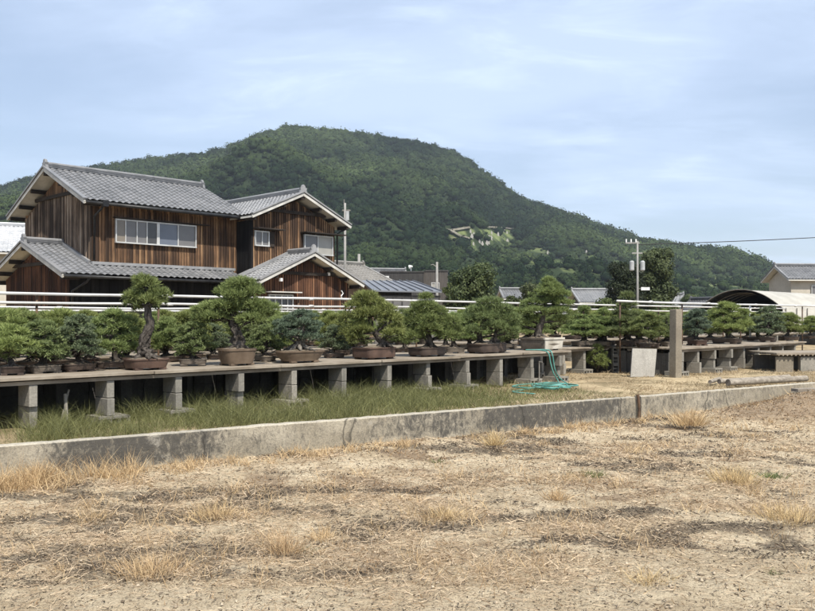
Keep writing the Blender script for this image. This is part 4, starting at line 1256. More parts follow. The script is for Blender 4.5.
def bonsai(seed, label, pot, trunk, pads, mat, kind='pine', bark='bark', potmat='pot_dark', loc=(0, 0, 0), rz=0.0, dens=1.0, group=None, trunk2=None, pz=.98, strands=0):
    """pot=(L,W,H,taper,e); trunk: [(x,y,z,r)] from pot rim; pads in the same frame"""
    rs = np.random.RandomState(seed); rd = random.Random(seed)
    b = thing('bonsai_tree', label, 'bonsai', loc, rz, group)
    L, W, H, tp, e = pot
    obj('pot', pot_mesh(L, W, H, tp, e), M[potmat], b, True).data.set_sharp_from_angle(angle=.6)
    mb = MB(); n = 28
    ring1 = sup_ring(L * .915, W * .915, H * .92, e, n); ring2 = sup_ring(L * .5, W * .5, H * .98 + .012, e, n)
    mb.add(ring1 + ring2 + [(0, 0, H + .03)], [(i, (i + 1) % n, n + (i + 1) % n, n + i) for i in range(n)] + [(n + i, n + (i + 1) % n, 2 * n) for i in range(n)])
    obj('soil', mb, M['pot_soil'], b)
    mb = MB()
    def refine(tr):
        out, ra = [], []
        for i in range(len(tr) - 1):
            for k in range(4):
                f_ = k / 4
                p = [tr[i][q] * (1 - f_) + tr[i + 1][q] * f_ for q in range(4)]
                wob = p[3] * .22
                out.append((p[0] + rd.uniform(-wob, wob), p[1] + rd.uniform(-wob, wob), p[2] + H)); ra.append(p[3] * rd.uniform(.9, 1.14))
        out.append((tr[-1][0], tr[-1][1], tr[-1][2] + H)); ra.append(tr[-1][3])
        return out, ra
    tp_, tr_ = refine(trunk)
    mb.tube(tp_, tr_, 10)
    r0 = trunk[0][3]
    for k in range(6):      # surface roots
        a = k * 1.05 + rd.uniform(-.3, .3)
        x, y = trunk[0][0], trunk[0][1]
        mb.tube([(x, y, H + r0 * .9), (x + math.cos(a) * r0 * 1.2, y + math.sin(a) * r0 * 1.2, H + r0 * .35), (x + math.cos(a) * r0 * 2.2, y + math.sin(a) * r0 * 2.2, H + .0)], [r0 * .5, r0 * .32, r0 * .1], 6)
    for k in range(strands):       # gnarled strands of old wood winding up the trunk
        a0 = k * 6.283 / strands; top = int(len(tp_) * rd.uniform(.55, .8))
        pts, ra = [], []
        for i in range(top):
            f_ = i / max(1, top - 1); a = a0 + 1.6 * f_ + rd.uniform(-.2, .2)
            rr_ = tr_[i] * rd.uniform(.75, 1.12)
            pts.append((tp_[i][0] + math.cos(a) * rr_, tp_[i][1] + math.sin(a) * rr_, tp_[i][2])); ra.append(tr_[i] * rd.uniform(.22, .42) * (1.1 - .6 * f_))
        mb.tube(pts, ra, 6)
    if trunk2:
        a, c_ = refine(trunk2); mb.tube(a, c_, 8)
    wp = [(cx_, cy_, cz_ + H, rx * 1.06, ry * 1.06, rz_ * pz) for (cx_, cy_, cz_, rx, ry, rz_) in pads]
    for (cx_, cy_, cz_, rx, ry, rz_) in wp:
        c_ = Vv(cx_, cy_, cz_ - rz_ * .35)
        best = min(range(len(tp_)), key=lambda i: (Vector(tp_[i]) - c_).length + max(0, tp_[i][2] - cz_) * 1.5)
        st = Vector(tp_[best]); rb = max(.006, min(tr_[best] * .5, .022))
        mid = st.lerp(c_, .5) + Vv(rd.uniform(-.02, .02), rd.uniform(-.02, .02), rd.uniform(0, .03))
        mb.tube([st, mid, c_], [rb, rb * .75, rb * .4], 6)
        for k in range(4):
            a = rd.uniform(0, 6.3)
            mb.tube([c_.lerp(mid, .3), c_ + Vv(math.cos(a) * rx * .7, math.sin(a) * ry * .7, rz_ * .2)], [rb * .4, rb * .15], 5)
    obj('trunk', mb, M[bark], b, True)
    Ln, wn, nb, spd, upb, den = KIND[kind]
    V, Ft, T = tufts(rs, wp, den * dens, Ln, wn, nb, spd, upb)
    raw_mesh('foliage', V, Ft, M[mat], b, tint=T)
    return b

def pads_dome(seed, w, d, h0, h1, n, flat=.42, size=.42):
    """irregular rounded crown of overlapping pads, between heights h0 and h1"""
    rd = random.Random(seed); out = []
    for i in range(n):
        f_ = (i + .5) / n
        rr_ = math.sqrt(max(0.03, 1 - f_ ** 1.7)) * (.75 + .25 * min(1, f_ * 4))
        a = i * 2.4 + rd.uniform(-.35, .35)
        off = rr_ * rd.uniform(.45, .68)
        r = size * rd.uniform(.75, 1.1) * (1 - .45 * f_)
        z = h0 + (h1 - h0) * f_
        out.append((math.cos(a) * off * w / 2, math.sin(a) * off * d / 2, z, r * w / 2, r * d / 2, max(.05, flat * r * (w + d) / 4)))
    out.append((0, 0, h1 - (h1 - h0) * .09, w * .13, d * .13, (h1 - h0) * .13))
    return out
def pads_tiers(seed, w, d, h0, h1, tiers, flat=.3):
    rd = random.Random(seed); out = []
    for i in range(tiers):
        f_ = i / max(1, tiers - 1)
        z = h0 + (h1 - h0) * f_
        rr_ = (1 - f_ * .72) * w / 2
        m = 5 - int(3 * f_)
        for k in range(m):
            a = k * 2 * math.pi / m + i * 1.3 + rd.uniform(-.3, .3)
            r = rr_ * rd.uniform(.42, .56)
            out.append((math.cos(a) * (rr_ - r * .85), math.sin(a) * (rr_ - r * .85) * d / w, z + rd.uniform(-.03, .03), r, r * d / w, max(.04, r * flat)))
    out.append((0, 0, h1 + .04, w * .12, w * .12, .06))
    return out
GRP = 'bonsai trees on the display benches'
def at_bench(x, t_, dz=0.0): 
    s = s_at(x, t_); return tuple(bl(s, t_, BT + .006 + dz))

# camera facing pad frame: the first axis is turned to run across the view, so widths read as in the photo
def rot_to_view(): return 0.0
RZ = -ANG * 0  # pads are laid out along world x, y
# 1 tall twisted pine
def wrt(pads): return pads
T1 = [(0, 0, 0, .085), (-.03, .0, .12, .068), (.0, .0, .26, .064), (.05, 0, .42, .054), (.02, 0, .58, .042), (.02, 0, .80, .018)]
P1 = [(.02, 0, .87, .16, .15, .10), (-.13, .03, .73, .15, .14, .08), (.16, -.02, .76, .13, .13, .08), (.06, -.1, .68, .15, .13, .07), (.05, .12, .70, .16, .13, .08), (-.18, 0, .64, .11, .1, .06), (-.02, -.05, .95, .10, .1, .06)]
def place(fn_label, x, t_, **kw): pass
ROTV = 0.0
def front(seed, label, x, t_, pot, trunk, pads, **kw):
    """trunk and pads are laid out across the view; the pot stands square to the bench"""
    c_, s__ = math.cos(-ANG), math.sin(-ANG)
    tr = [(p[0] * c_ - p[1] * s__, p[0] * s__ + p[1] * c_, p[2], p[3]) for p in trunk]
    pd = [(p[0] * c_ - p[1] * s__, p[0] * s__ + p[1] * c_, p[2], (p[3] + p[4]) / 2 * .96 + .0, (p[3] + p[4]) / 2 * .96, p[5]) for p in pads]
    t2 = kw.pop('trunk2', None)
    if t2: t2 = [(p[0] * c_ - p[1] * s__, p[0] * s__ + p[1] * c_, p[2], p[3]) for p in t2]
    return bonsai(seed, label, pot, tr, pd, loc=at_bench(x, t_), rz=ANG, group=GRP, trunk2=t2, **kw)
front(101, 'tall pine bonsai with bare thick twisted trunk and small top crown, on the left', 146, .34, (.54, .34, .135, .86, 4), T1, P1, mat='pine', potmat='pot_brown', dens=1.1, pz=.95, strands=7)
# 2 wide crowned pine with curved trunk in a deep tan pot
T2 = [(.02, 0, 0, .075), (.03, 0, .12, .062), (-.02, 0, .26, .055), (-.09, 0, .38, .045), (-.02, 0, .52, .036), (.04, 0, .66, .028), (.04, 0, .80, .015)]
P2 = [(-.28, -.15, .40, .2, .16, .08), (.2, -.15, .38, .2, .16, .08), (-.48, 0, .50, .15, .14, .07), (.44, .02, .52, .15, .14, .07), (.04, 0, .84, .22, .2, .11), (-.10, .02, .74, .20, .18, .10), (.18, 0, .73, .19, .17, .10), (.03, -.1, .70, .2, .16, .09),
      (-.30, 0, .52, .24, .2, .10), (-.14, -.06, .55, .22, .2, .09), (.14, .05, .53, .24, .2, .10), (.32, 0, .44, .2, .18, .09), (-.46, .02, .40, .15, .14, .09), (-.02, .14, .6, .22, .16, .1), (.26, -.04, .58, .16, .15, .08)]
front(102, 'wide crowned pine bonsai with curved trunk in a deep tan pot', 237, .36, (.50, .40, .225, .80, 3.4), T2, P2, mat='pine', potmat='pot_tan', dens=1.1, pz=.85, strands=5)
# 3 white pine dome
T3 = [(-.02, 0, 0, .10), (.0, 0, .08, .08), (.05, 0, .2, .06), (.02, 0, .4, .03)]
P3_ = pads_dome(31, 1.0, .75, .16, .54, 17, .46, .40)
front(103, 'rounded blue green pine bonsai in a wide shallow tan bowl', 300, .32, (.82, .40, .17, .72, 2.6), T3, P3_, mat='pine_blue', kind='white', potmat='pot_tan', bark='bark_pale', dens=.8)
# 4 leaning multi branch pine
T4 = [(.16, 0, 0, .075), (.08, 0, .14, .055), (-.04, 0, .30, .042), (-.06, 0, .50, .03), (-.08, 0, .72, .014)]
P4 = [(-.18, -.16, .24, .2, .16, .09), (-.34, -.08, .14, .16, .14, .07), (.30, -.1, .20, .16, .14, .08), (-.12, 0, .76, .2, .18, .09), (-.02, .05, .66, .24, .2, .10), (-.26, 0, .62, .2, .18, .10), (.14, -.03, .56, .2, .2, .10), (-.36, 0, .42, .2, .18, .10), (.26, 0, .42, .18, .16, .09),
      (-.1, -.1, .5, .26, .2, .10), (-.08, .15, .5, .28, .2, .12), (-.38, .02, .22, .18, .16, .09), (.32, .05, .26, .14, .14, .08), (-.2, -.05, .3, .18, .16, .08)]
front(104, 'domed olive green pine bonsai leaning left out of a red brown rectangular pot', 374, .36, (.62, .46, .18, .95, 7), T4, P4, mat='pine_yellow', potmat='pot_brown', dens=.9, strands=4)
# 5 conical pine
T5 = [(.05, 0, 0, .07), (.03, 0, .16, .05), (-.02, 0, .36, .036), (-.02, 0, .62, .018), (-.02, 0, .76, .01)]
P5 = [(-.26, -.16, .16, .2, .16, .08), (.34, -.12, .18, .18, .16, .08), (.05, -.2, .3, .22, .16, .08), (-.02, 0, .80, .12, .12, .08), (-.02, 0, .66, .24, .22, .09), (-.14, .02, .56, .24, .2, .09), (.14, 0, .56, .24, .2, .09), (-.34, 0, .40, .22, .2, .10), (.34, 0, .42, .22, .2, .09),
      (0, -.1, .44, .28, .22, .1), (0, .14, .46, .3, .22, .1), (-.40, 0, .20, .2, .18, .09), (.46, .0, .27, .15, .14, .08), (.24, -.06, .28, .18, .16, .07), (-.18, -.05, .24, .2, .16, .08)]
front(105, 'broad conical deep green pine bonsai with pointed top in a low dark pot', 427, .36, (.62, .40, .145, .94, 6), T5, P5, mat='pine', potmat='pot_dark', dens=1.0, trunk2=[(.03, 0, 0, .022), (-.02, -.05, .16, .02), (-.01, -.04, .3, .012)])
# 6 flat wide pine with several trunks
T6 = [(-.12, 0, 0, .06), (-.14, 0, .14, .05), (-.10, 0, .3, .036), (0, 0, .5, .03), (.05, 0, .7, .012)]
P6 = [(-.30, -.14, .22, .22, .16, .08), (.12, -.18, .30, .24, .16, .09), (.42, -.1, .2, .18, .15, .08), (.06, 0, .72, .26, .2, .09), (.22, 0, .60, .26, .2, .09), (-.14, 0, .58, .26, .2, .09), (-.36, 0, .42, .24, .2, .09), (.42, 0, .44, .2, .2, .09), (0, -.1, .46, .32, .2, .1), (.05, .16, .5, .36, .2, .12), (-.46, .0, .26, .18, .16, .08), (.40, .05, .28, .2, .16, .08)]
front(106, 'flat topped olive pine bonsai on several slim trunks in a dark tray right of centre', 487, .40, (.78, .42, .175, .95, 6), T6, P6, mat='pine_dark', potmat='pot_dark', dens=1.05, trunk2=[(.12, .02, 0, .035), (.16, 0, .2, .03), (.3, 0, .42, .015)])
# 7 large tiered pine in the cream planter
T7 = [(-.05, 0, 0, .085), (-.04, 0, .18, .07), (.04, 0, .4, .055), (.08, 0, .64, .04), (.14, 0, .9, .022), (.15, 0, 1.06, .01)]
P7 = [(.16, 0, 1.10, .13, .12, .07), (.18, 0, .98, .24, .2, .09), (.32, 0, .84, .26, .22, .09), (.02, 0, .84, .26, .22, .09), (.16, -.12, .88, .22, .2, .08), (.42, 0, .66, .24, .2, .08), (.2, .14, .72, .34, .24, .1),
      (-.16, 0, .66, .28, .22, .08), (-.40, 0, .48, .28, .22, .08), (.32, -.04, .5, .28, .22, .08), (-.12, -.12, .5, .28, .2, .08), (-.44, 0, .28, .24, .2, .08), (.44, 0, .34, .2, .18, .07), (-.18, .1, .34, .24, .2, .07)]
front(107, 'largest tiered pine bonsai in a big square planter with its sunlit side coloured cream white', 541, .52, (.66, .66, .25, .90, 9), T7, P7, mat='pine', potmat='pot_grey', dens=.95)
pl_ = [q for q in COL.objects if q.get('label', '').startswith('largest tiered')][0]
mb = MB(); mb.prism([(-.285, -.303, .03), (.285, -.303, .03), (.305, -.320, .212), (-.305, -.320, .212)], (0, .02, 0)); mb.box(-.335, .335, -.336, -.30, .216, .252)
obj('lit_side', mb, M['pot_lit_side'], pl_)  # sun on this face is put into its cream colour, other faces darker

# variants for the rest, each with its own pot, trunk and crown
def variant(seed, shape, w, h, mat, kind, potmat, dens, label, loc, rz, bark='bark'):
    rd = random.Random(seed)
    k = rd.uniform(-.08, .08)
    tr = [(k, 0, 0, .05 * h / .6), (k * .4 + .03, .02, h * .2, .04 * h / .6), (-.03, 0, h * .42, .03 * h / .6), (.02, .01, h * .7, .018), (0, 0, h * .92, .008)]
    if shape == 'dome': pads = pads_dome(seed, w, w * .85, h * .20, h, 17, .40, .43)
    elif shape == 'low': pads = pads_dome(seed, w, w * .85, h * .30, h, 9, .42, .5)
    elif shape == 'tier': pads = pads_tiers(seed, w, w * .9, h * .28, h, 5, .26)
    else: pads = pads_dome(seed, w, w, h * .15, h, 20, .48, .36)
    return bonsai(seed, label, (w * .52, w * .36, .10, .9, 4.5), tr, pads, M and mat, kind, bark, potmat, loc, rz, dens, GRP)
proto = {}
def put(vkey, label, x, t_, h, rz=None, s=None):
    """first use of a kind moves its first build, later ones copy it"""
    spec = VAR[vkey]
    loc = tuple(bl(s if s is not None else s_at(x, t_), t_, BT + .006))
    rz_ = rz if rz is not None else random.uniform(0, 6.28)
    sc = h / spec[2]
    if vkey not in proto:
        r = variant(spec[0], spec[1], spec[3], spec[2], spec[4], spec[5], spec[6], spec[7], label, loc, rz_)
        r.scale = (sc * 1.13, sc * 1.13, sc); proto[vkey] = r
        return r
    r = dup(proto[vkey], label, loc, rz_, sc); r.scale = (sc * 1.13, sc * 1.13, sc)
    return r
VAR = {  # seed, shape, height, width, mat, kind, pot, density
    'bright': (201, 'dome', .62, .90, 'pine_yellow', 'pine', 'pot_dark', .85),
    'green': (202, 'dome', .66, .88, 'pine', 'pine', 'pot_dark', .85),
    'bush': (203, 'bush', .60, .80, 'juniper', 'juniper', 'pot_dark', .7),
    'dark': (204, 'bush', .55, .76, 'pine_dark', 'juniper', 'pot_grey', .75),
    'blue': (205, 'dome', .55, .66, 'pine_blue', 'white', 'pot_brown', .7),
    'low': (206, 'low', .42, .70, 'pine_yellow', 'pine', 'pot_dark', .9),
    'tier': (207, 'tier', .62, .86, 'pine', 'white', 'pot_grey', .85),
    'tierdark': (208, 'tier', .78, .80, 'pine_dark', 'pine', 'pot_dark', .9),
    'loose': (209, 'low', .58, .60, 'pine', 'pine', 'pot_grey', .8),
}
# along the front, in the gaps of the big ones
put('low', 'low yellow green pine bonsai in a flat tray, first of the front row', 12, .55, .40)
put('dark', 'dark green rounded bonsai in a flat tray, second from the left end', 43, .60, .48)
put('bush', 'grey green juniper bonsai left of the tall twisted pine, in a flat tray', 77, .62, .54)
put('green', 'dense bright pine bonsai touching the left side of the tall twisted trunk', 112, .80, .60)
put('dark', 'dark rounded bonsai in a dark oval pot between twisted pine and deep tan pot', 193, .75, .46)
put('dark', 'dark low bonsai squeezed between the deep tan pot and the shallow tan bowl', 265, .85, .42)
put('bush', 'small grey green bonsai behind the right rim of the shallow tan bowl', 334, .95, .42)
put('loose', 'loose open pine bonsai in a grey pot between conical and flat topped pines', 455, .75, .58)
# second row on the foreground bench
for key, x, h, lab in (
        ('bright', -4, 0.60, 'bright pine bonsai cut off by the left edge, behind the flat tray'),
        ('green', 27, 0.57, 'tall green pine bonsai rising behind the dark rounded bonsai near the left edge'),
        ('blue', 90, 0.52, 'blue tinged bonsai behind the grey green juniper on the left'),
        ('bright', 60, 0.59, 'light green pine bonsai above the grey green juniper, under the second rail post'),
        ('bright', 128, 0.55, 'light green bonsai crown filling the space left of the twisted trunk'),
        ('green', 168, 0.52, 'green bonsai directly right of the twisted trunk, behind it'),
        ('bright', 186, 0.59, 'yellow green pine bonsai above the dark oval pot'),
        ('bush', 214, 0.44, 'grey green shrub bonsai behind the left rim of the deep tan pot'),
        ('dark', 252, 0.42, 'dark shrubby bonsai behind the curved trunk of the wide crowned pine'),
        ('green', 277, 0.52, 'green bonsai between the wide crowned pine and the blue green dome'),
        ('bright', 336, 0.55, 'yellow green bonsai filling the gap right of the blue green dome'),
        ('dark', 356, 0.42, 'dark bonsai under the left branches of the olive green leaning pine'),
        ('green', 403, 0.47, 'green bonsai between the red brown rectangular pot and the low dark pot'),
        ('loose', 446, 0.55, 'loose pine bonsai behind the right branches of the conical pine'),
        ('tier', 470, 0.50, 'tiered bonsai behind the flat topped olive pine'),
        ('dark', 508, 0.47, 'dark bonsai between the flat topped olive pine and the cream planter')):
    put(key, lab, x, 1.75 + random.uniform(-.2, .25), h)
# bench behind
for key, x, h, lab in (
        ('bright', 8, .62, 'back row yellow green bonsai at the very left edge, just under the lower pipes'),
        ('green', 45, .60, 'back row green bonsai right of the first slim rusty post'),
        ('bright', 88, .60, 'back row bright bonsai above the blue tinged one on the left'),
        ('green', 152, .60, 'back row green bonsai just right of the twisted trunk, under the pipes'),
        ('bright', 205, .62, 'back row light bonsai midway between twisted pine and wide crowned pine'),
        ('dark', 258, .56, 'back row dark bonsai under the right limb of the wide crowned pine'),
        ('green', 285, .60, 'back row green bonsai seen just left above the blue green dome'),
        ('bright', 330, .62, 'back row yellow green bonsai seen just right of blue green dome'),
        ('green', 358, .62, 'back row green bonsai behind the olive green leaning pine'),
        ('tierdark', 403, .66, 'back row dark tiered bonsai between the olive leaning pine and conical pine'),
        ('tier', 424, .64, 'back row tiered bonsai behind the conical pine')):
    put(key, lab, x, 4.75 + random.uniform(-.2, .3), h)
for key, x, h, lab in (
        ('green', 22, .64, 'farthest row bonsai left of the first slim rusty post'),
        ('bright', 66, .62, 'farthest row bonsai just right of the second slim rusty post'),
        ('bright', 165, .62, 'farthest row bonsai below the middle of the pent roof'),
        ('green', 226, .64, 'farthest row bonsai behind the lower limb of the wide crowned pine'),
        ('bright', 275, .62, 'farthest row bonsai below the front wing window'),
        ('green', 312, .64, 'farthest row bonsai behind the top of the blue green dome'),
        ('green', 343, .64, 'farthest row bonsai below the white hook on the front wing'),
        ('bright', 390, .66, 'farthest row bonsai below the left end of the blue grey metal roof')):
    put(key, lab, x, 5.75, h)
# right hand bench
for key, x, t_, h, lab in (
        ('tier', 584, 1.15, 0.68, 'bright tiered bonsai with flat pads above the green bush, left of the rusty post'),
        ('tier', 604, .9, 0.64, 'small tiered bonsai with flat green pads directly left of the rusty pipe post'),
        ('tierdark', 627, .45, 0.95, 'tall dark open bonsai behind the rusty pipe post'),
        ('green', 648, -.25, 0.62, 'round green bonsai above the leaning concrete slab'),
        ('dark', 666, -.2, 0.55, 'dark small bonsai half hidden by the left side of the square pillar'),
        ('blue', 697, -.4, 0.68, 'blue green layered bonsai just right of the square pillar'),
        ('bright', 727, -.3, 0.81, 'large bright yellow green domed bonsai in front of the black tunnel mouth'),
        ('bush', 768, -.4, 0.77, 'grey green open bonsai right of the white pipe post'),
        ('bright', 789, -.2, 0.62, 'yellow green low bonsai right of the grey green one, below white tunnel'),
        ('green', 712, .8, 0.68, 'green bonsai between the blue green layered one and the yellow green dome, set back'),
        ('green', 748, .9, 0.64, 'green bonsai behind the white pipe post'),
        ('dark', 640, 1.1, 0.66, 'dark bonsai behind the round green one above the slab'),
        ('bright', 811, -.1, 0.55, 'yellow green bonsai at the right edge below the white tunnel')):
    put(key, lab, x, t_, h)
for key, s, t_, h, lab in (
        ('green', 10.9, 2.2, .66, 'green bonsai just left of the cream sided planter, set back'),
        ('tier', 12.1, 2.3, .70, 'tiered bonsai behind the trunk of the largest tiered pine'),
        ('green', 19.6, .9, .62, 'green bonsai behind the large yellow green dome'),
        ('bright', 19.8, .2, .62, 'bright bonsai between the white pipe post and the grey green open bonsai'),
        ('green', 16.2, .9, .64, 'green bonsai directly behind the square pillar, set back'),
        ('bright', 13.5, 1.25, .66, 'light green bonsai set back behind the small tiered pair'),
        ('green', 18.2, 1.3, .66, 'green bonsai set back behind the blue green layered one'),
        ('bright', 14.6, 1.0, .66, 'light green bonsai set back right of the rusty pipe post')):
    put(key, lab, 0, t_, h, s=s)
for key, x, h, lab in (
        ('tier', 500, .72, 'farther row tiered bonsai behind the right side of the flat topped pine'),
        ('tierdark', 528, .74, 'farther row dark bonsai behind the left branches of the largest tiered pine'),
        ('green', 572, .70, 'farther row green bonsai just right of the largest tiered pine'),
        ('bright', 596, .70, 'farther row bright bonsai below the silver roofed house'),
        ('green', 616, .70, 'farther row green bonsai left of the rusty pipe post'),
        ('green', 652, .72, 'farther row green bonsai between rusty post and square pillar'),
        ('bright', 690, .72, 'farther row bright bonsai right of the square pillar top'),
        ('green', 716, .72, 'farther row green bonsai under the left end of the tunnel mouth'),
        ('dark', 744, .72, 'farther row dark bonsai under the middle of the tunnel mouth'),
        ('green', 779, .74, 'farther row green bonsai under the right end of the tunnel mouth')):
    put(key, lab, x, 4.9, h)
for key, x, h, lab in (
        ('bright', 465, .72, 'last row yellow green bonsai behind the left side of the flat topped pine'),
        ('green', 555, .72, 'last row green bonsai behind the right branches of the largest tiered pine'),
        ('bright', 585, .74, 'last row bright bonsai above the small tiered pair'),
        ('green', 637, .74, 'last row green bonsai beneath the transformer pole'),
        ('bright', 665, .74, 'last row bright bonsai just left of the square pillar top'),
        ('bright', 762, .76, 'last row yellow green bonsai right of the white post, in the tunnel mouth')):
    put(key, lab, x, 5.9, h)

# ------------------------------------------------------------------ things on the terrace at right
# square pillar
p = onz(675.5, 377, TZ - .02)
mb = MB(); mb.box(-.09, .09, -.09, .09, -.05, 1.40)
o = obj('concrete_pillar', mb, M['pillar_concrete'], bevel=.012)
o.location = p; o.rotation_euler = (.004, .006, math.radians(30))
tag(o, 'square tan concrete pillar standing alone on the terrace', 'pillar', kind='thing')
# leaning slab
p = onz(644, 377, TZ - .02)
mb = MB(); mb.prism([(-.29, 0, 0), (.23, 0, 0), (.345, 0, .59), (-.19, 0, .605)], (0, .045, 0))
o = obj('concrete_slab', mb, M['slab_concrete'], bevel=.006)
o.location = p; o.rotation_euler = (math.radians(-13), 0, math.radians(8))
tag(o, 'pale flat concrete slab leaning left of the square pillar', 'slab', kind='thing')
# hollow block stack
p = onz(623, 373, TZ - .03)
k = 0
for r in range(3):
    for c_ in range(1):
        mb = MB()
        w_, h_ = .39, .19
        for q in (0, w_ / 3, 2 * w_ / 3, w_): mb.box(q - .016 if q else 0, q + .016 if q < w_ else w_, 0, .1, .03, h_ - .03)
        mb.box(0, w_, 0, .1, 0, .03); mb.box(0, w_, 0, .1, h_ - .03, h_)
        for q in (0, 1, 2): mb.box(q * w_ / 3 + .016, (q + 1) * w_ / 3 - .016, .03, .1, h_ / 2 - .012, h_ / 2 + .012)
        o = obj('hollow_block', mb, M['block'])
        o.location = p + np.array([-.22, .012 * r, r * .193]); o.rotation_euler = (0, 0, .12)
        tag(o, 'grey hollow concrete block ' + ('at the bottom', 'in the middle', 'on top')[r] + ' of the stack beside the green sapling', 'block', 'stacked hollow blocks')
# sapling bush
def sapling(seed, name, label, loc, h, w, mat, cat='bush'):
    rs = np.random.RandomState(seed)
    b = thing(name, label, cat, loc, 0)
    pads = pads_dome(seed, w, w * .9, h * .2, h, 22, .75, .33)
    mb = MB(); mb.tube([(0, 0, 0), (.02, 0, h * .3), (0, .01, h * .7)], [.03, .02, .008], 7)
    for q in pads: mb.tube([(0, 0, h * .15), (q[0] * .5, q[1] * .5, q[2] * .8), q[:3]], [.012, .008, .004], 5)
    obj('stem', mb, M['bark'], b, True)
    V, Ft, T = tufts(rs, pads, 330, .075, .0055, 9, .6, .7)
    raw_mesh('foliage', V, Ft, M[mat], b, tint=T)
sapling(77, 'pine_sapling', 'round green pine sapling growing on the ground left of the hollow blocks', tuple(onz(597, 373, TZ - .03)), .60, .70, 'pine_yellow')

# logs
def log(label, pa_, pb_, r, grp='old poles lying on the terrace'):
    a, b = Vector(pa_), Vector(pb_)
    th = thing('wooden_pole', label, 'log', tuple(a), 0, grp)
    d = b - a; n = 10
    rd = random.Random(int(r * 1000))
    mb = MB(); mb.tube([d * (i / n) + Vv(0, 0, rd.uniform(-.004, .004)) for i in range(n + 1)], [r * rd.uniform(.95, 1.04) for i in range(n + 1)], 14, cap=False)
    obj('shaft', mb, M['log'], th, True)
    mb = MB(); mb.tube([-d.normalized() * .002, d.normalized() * .012], [r * .985, r * .985], 14); obj('cut_end', mb, M['log_end'], th)
    mb = MB(); mb.tube([d - d.normalized() * .012, d + d.normalized() * .002], [r * .985, r * .985], 14); obj('cut_end', mb, M['log_end'], th)
l0 = onz(728, 386, TZ + .02); l1 = onz(806, 381, TZ + .02)
log('long grey wooden pole lying along the edge of the terrace at right', l0 + [0, 0, .055], l1 + [0, 0, .05], .056)
l2 = onz(720, 384, TZ + .02); l3 = onz(790, 379, TZ + .02)
log('second grey wooden pole lying just behind the long one', l2 + [0, 0.04, .042], l3 + [0, .04, .04], .044)
l4 = onz(710, 384, TZ + .02); l5 = onz(722, 381, TZ + .02)
log('short dark pole stub left of the two long poles', l4 + [0, 0, .035], l5 + [0, 0.1, .035], .035)
mb = MB(); mb.box(-.3, .5, -.08, .08, 0, .05)
p = onz(809, 393, .33); o = obj('wood_plank', mb, M['log']); o.location = (p[0], p[1], .36); o.rotation_euler = (0, 0, .3)
tag(o, 'short weathered plank on the concrete wall at the right edge', 'plank')

# hose
mb = MB()
def catmull(pts, n=10):
    pts = [Vector(p) for p in pts]; out = []
    P_ = [pts[0]] + pts + [pts[-1]]
    for i in range(1, len(P_) - 2):
        for k in range(n):
            t_ = k / n; a, b, c_, d = P_[i - 1], P_[i], P_[i + 1], P_[i + 2]
            out.append(.5 * ((2 * b) + (c_ - a) * t_ + (2 * a - 5 * b + 4 * c_ - d) * t_ * t_ + (3 * b - a - 3 * c_ + d) * t_ ** 3))
    out.append(pts[-1]); return out
se = s_at(546, 0)
e0 = bl(se, .12, BT + .03)
gp = lambda x, y: onz(x, y, TZ + .0) + np.array([0, 0, .0])
hp = [bl(se - .1, .4, BT + .03), e0, bl(se, -.05, BT - .02), bl(se + .02, -.09, .75), bl(se + .08, -.12, .55), bl(se + .1, -.2, TZ + .02)]
rd = random.Random(3)
for k in range(4):
    cxp, cyp = 545 + rd.uniform(-10, 10), 388.0 + rd.uniform(-.8, .8)
    for q in range(8):
        a = q / 8 * 2 * math.pi + .8
        g_ = gp(cxp + math.cos(a) * (29 - 5 * k) * rd.uniform(.8, 1.1), cyp + math.sin(a) * (3.2 - .5 * k) * rd.uniform(.6, 1.2))
        hp.append(g_ + np.array([0, 0, .015 + .012 * k + rd.uniform(0, .02)]))
hp += [gp(522, 390), gp(513, 392.5) + [0, 0, .01], gp(535, 394)]
mb.tube(catmull(hp), .0125, 7)
h2 = [bl(se + .1, .3, BT + .03), bl(se + .12, .02, BT + .03), bl(se + .12, -.06, .9), bl(se + .18, -.08, .62), bl(se + .35, -.1, TZ + .03), gp(572, 386)]
mb.tube(catmull(h2), .0125, 7)
tag(obj('garden_hose', mb, M['hose'], None, True), 'turquoise garden hose hanging off the bench and coiled on the ground', 'hose')
mb = MB(); q = bl(se - .3, -.06, TZ - .02)
mb.tube([q, q + np.array([0, 0, .42])], .014, 7); mb.tube([q + np.array([0, 0, .40]), q + np.array([.05, -.05, .40])], .012, 6)
tag(obj('standpipe', mb, M['grey_pipe']), 'thin grey standpipe beside the hanging turquoise hose', 'tap')
# stick props under the bench on the left
mb = MB(); q = bl(s_at(62, .2), .25, TZ - .02)
mb.tube([q, q + np.array([.06, .1, .4])], .012, 6); mb.tube([q + np.array([.08, 0, 0]), q + np.array([.05, .02, .36])], .02, 6)
tag(obj('garden_tool', mb, M['block']), 'pale tool handles standing under the bench at left', 'tool')

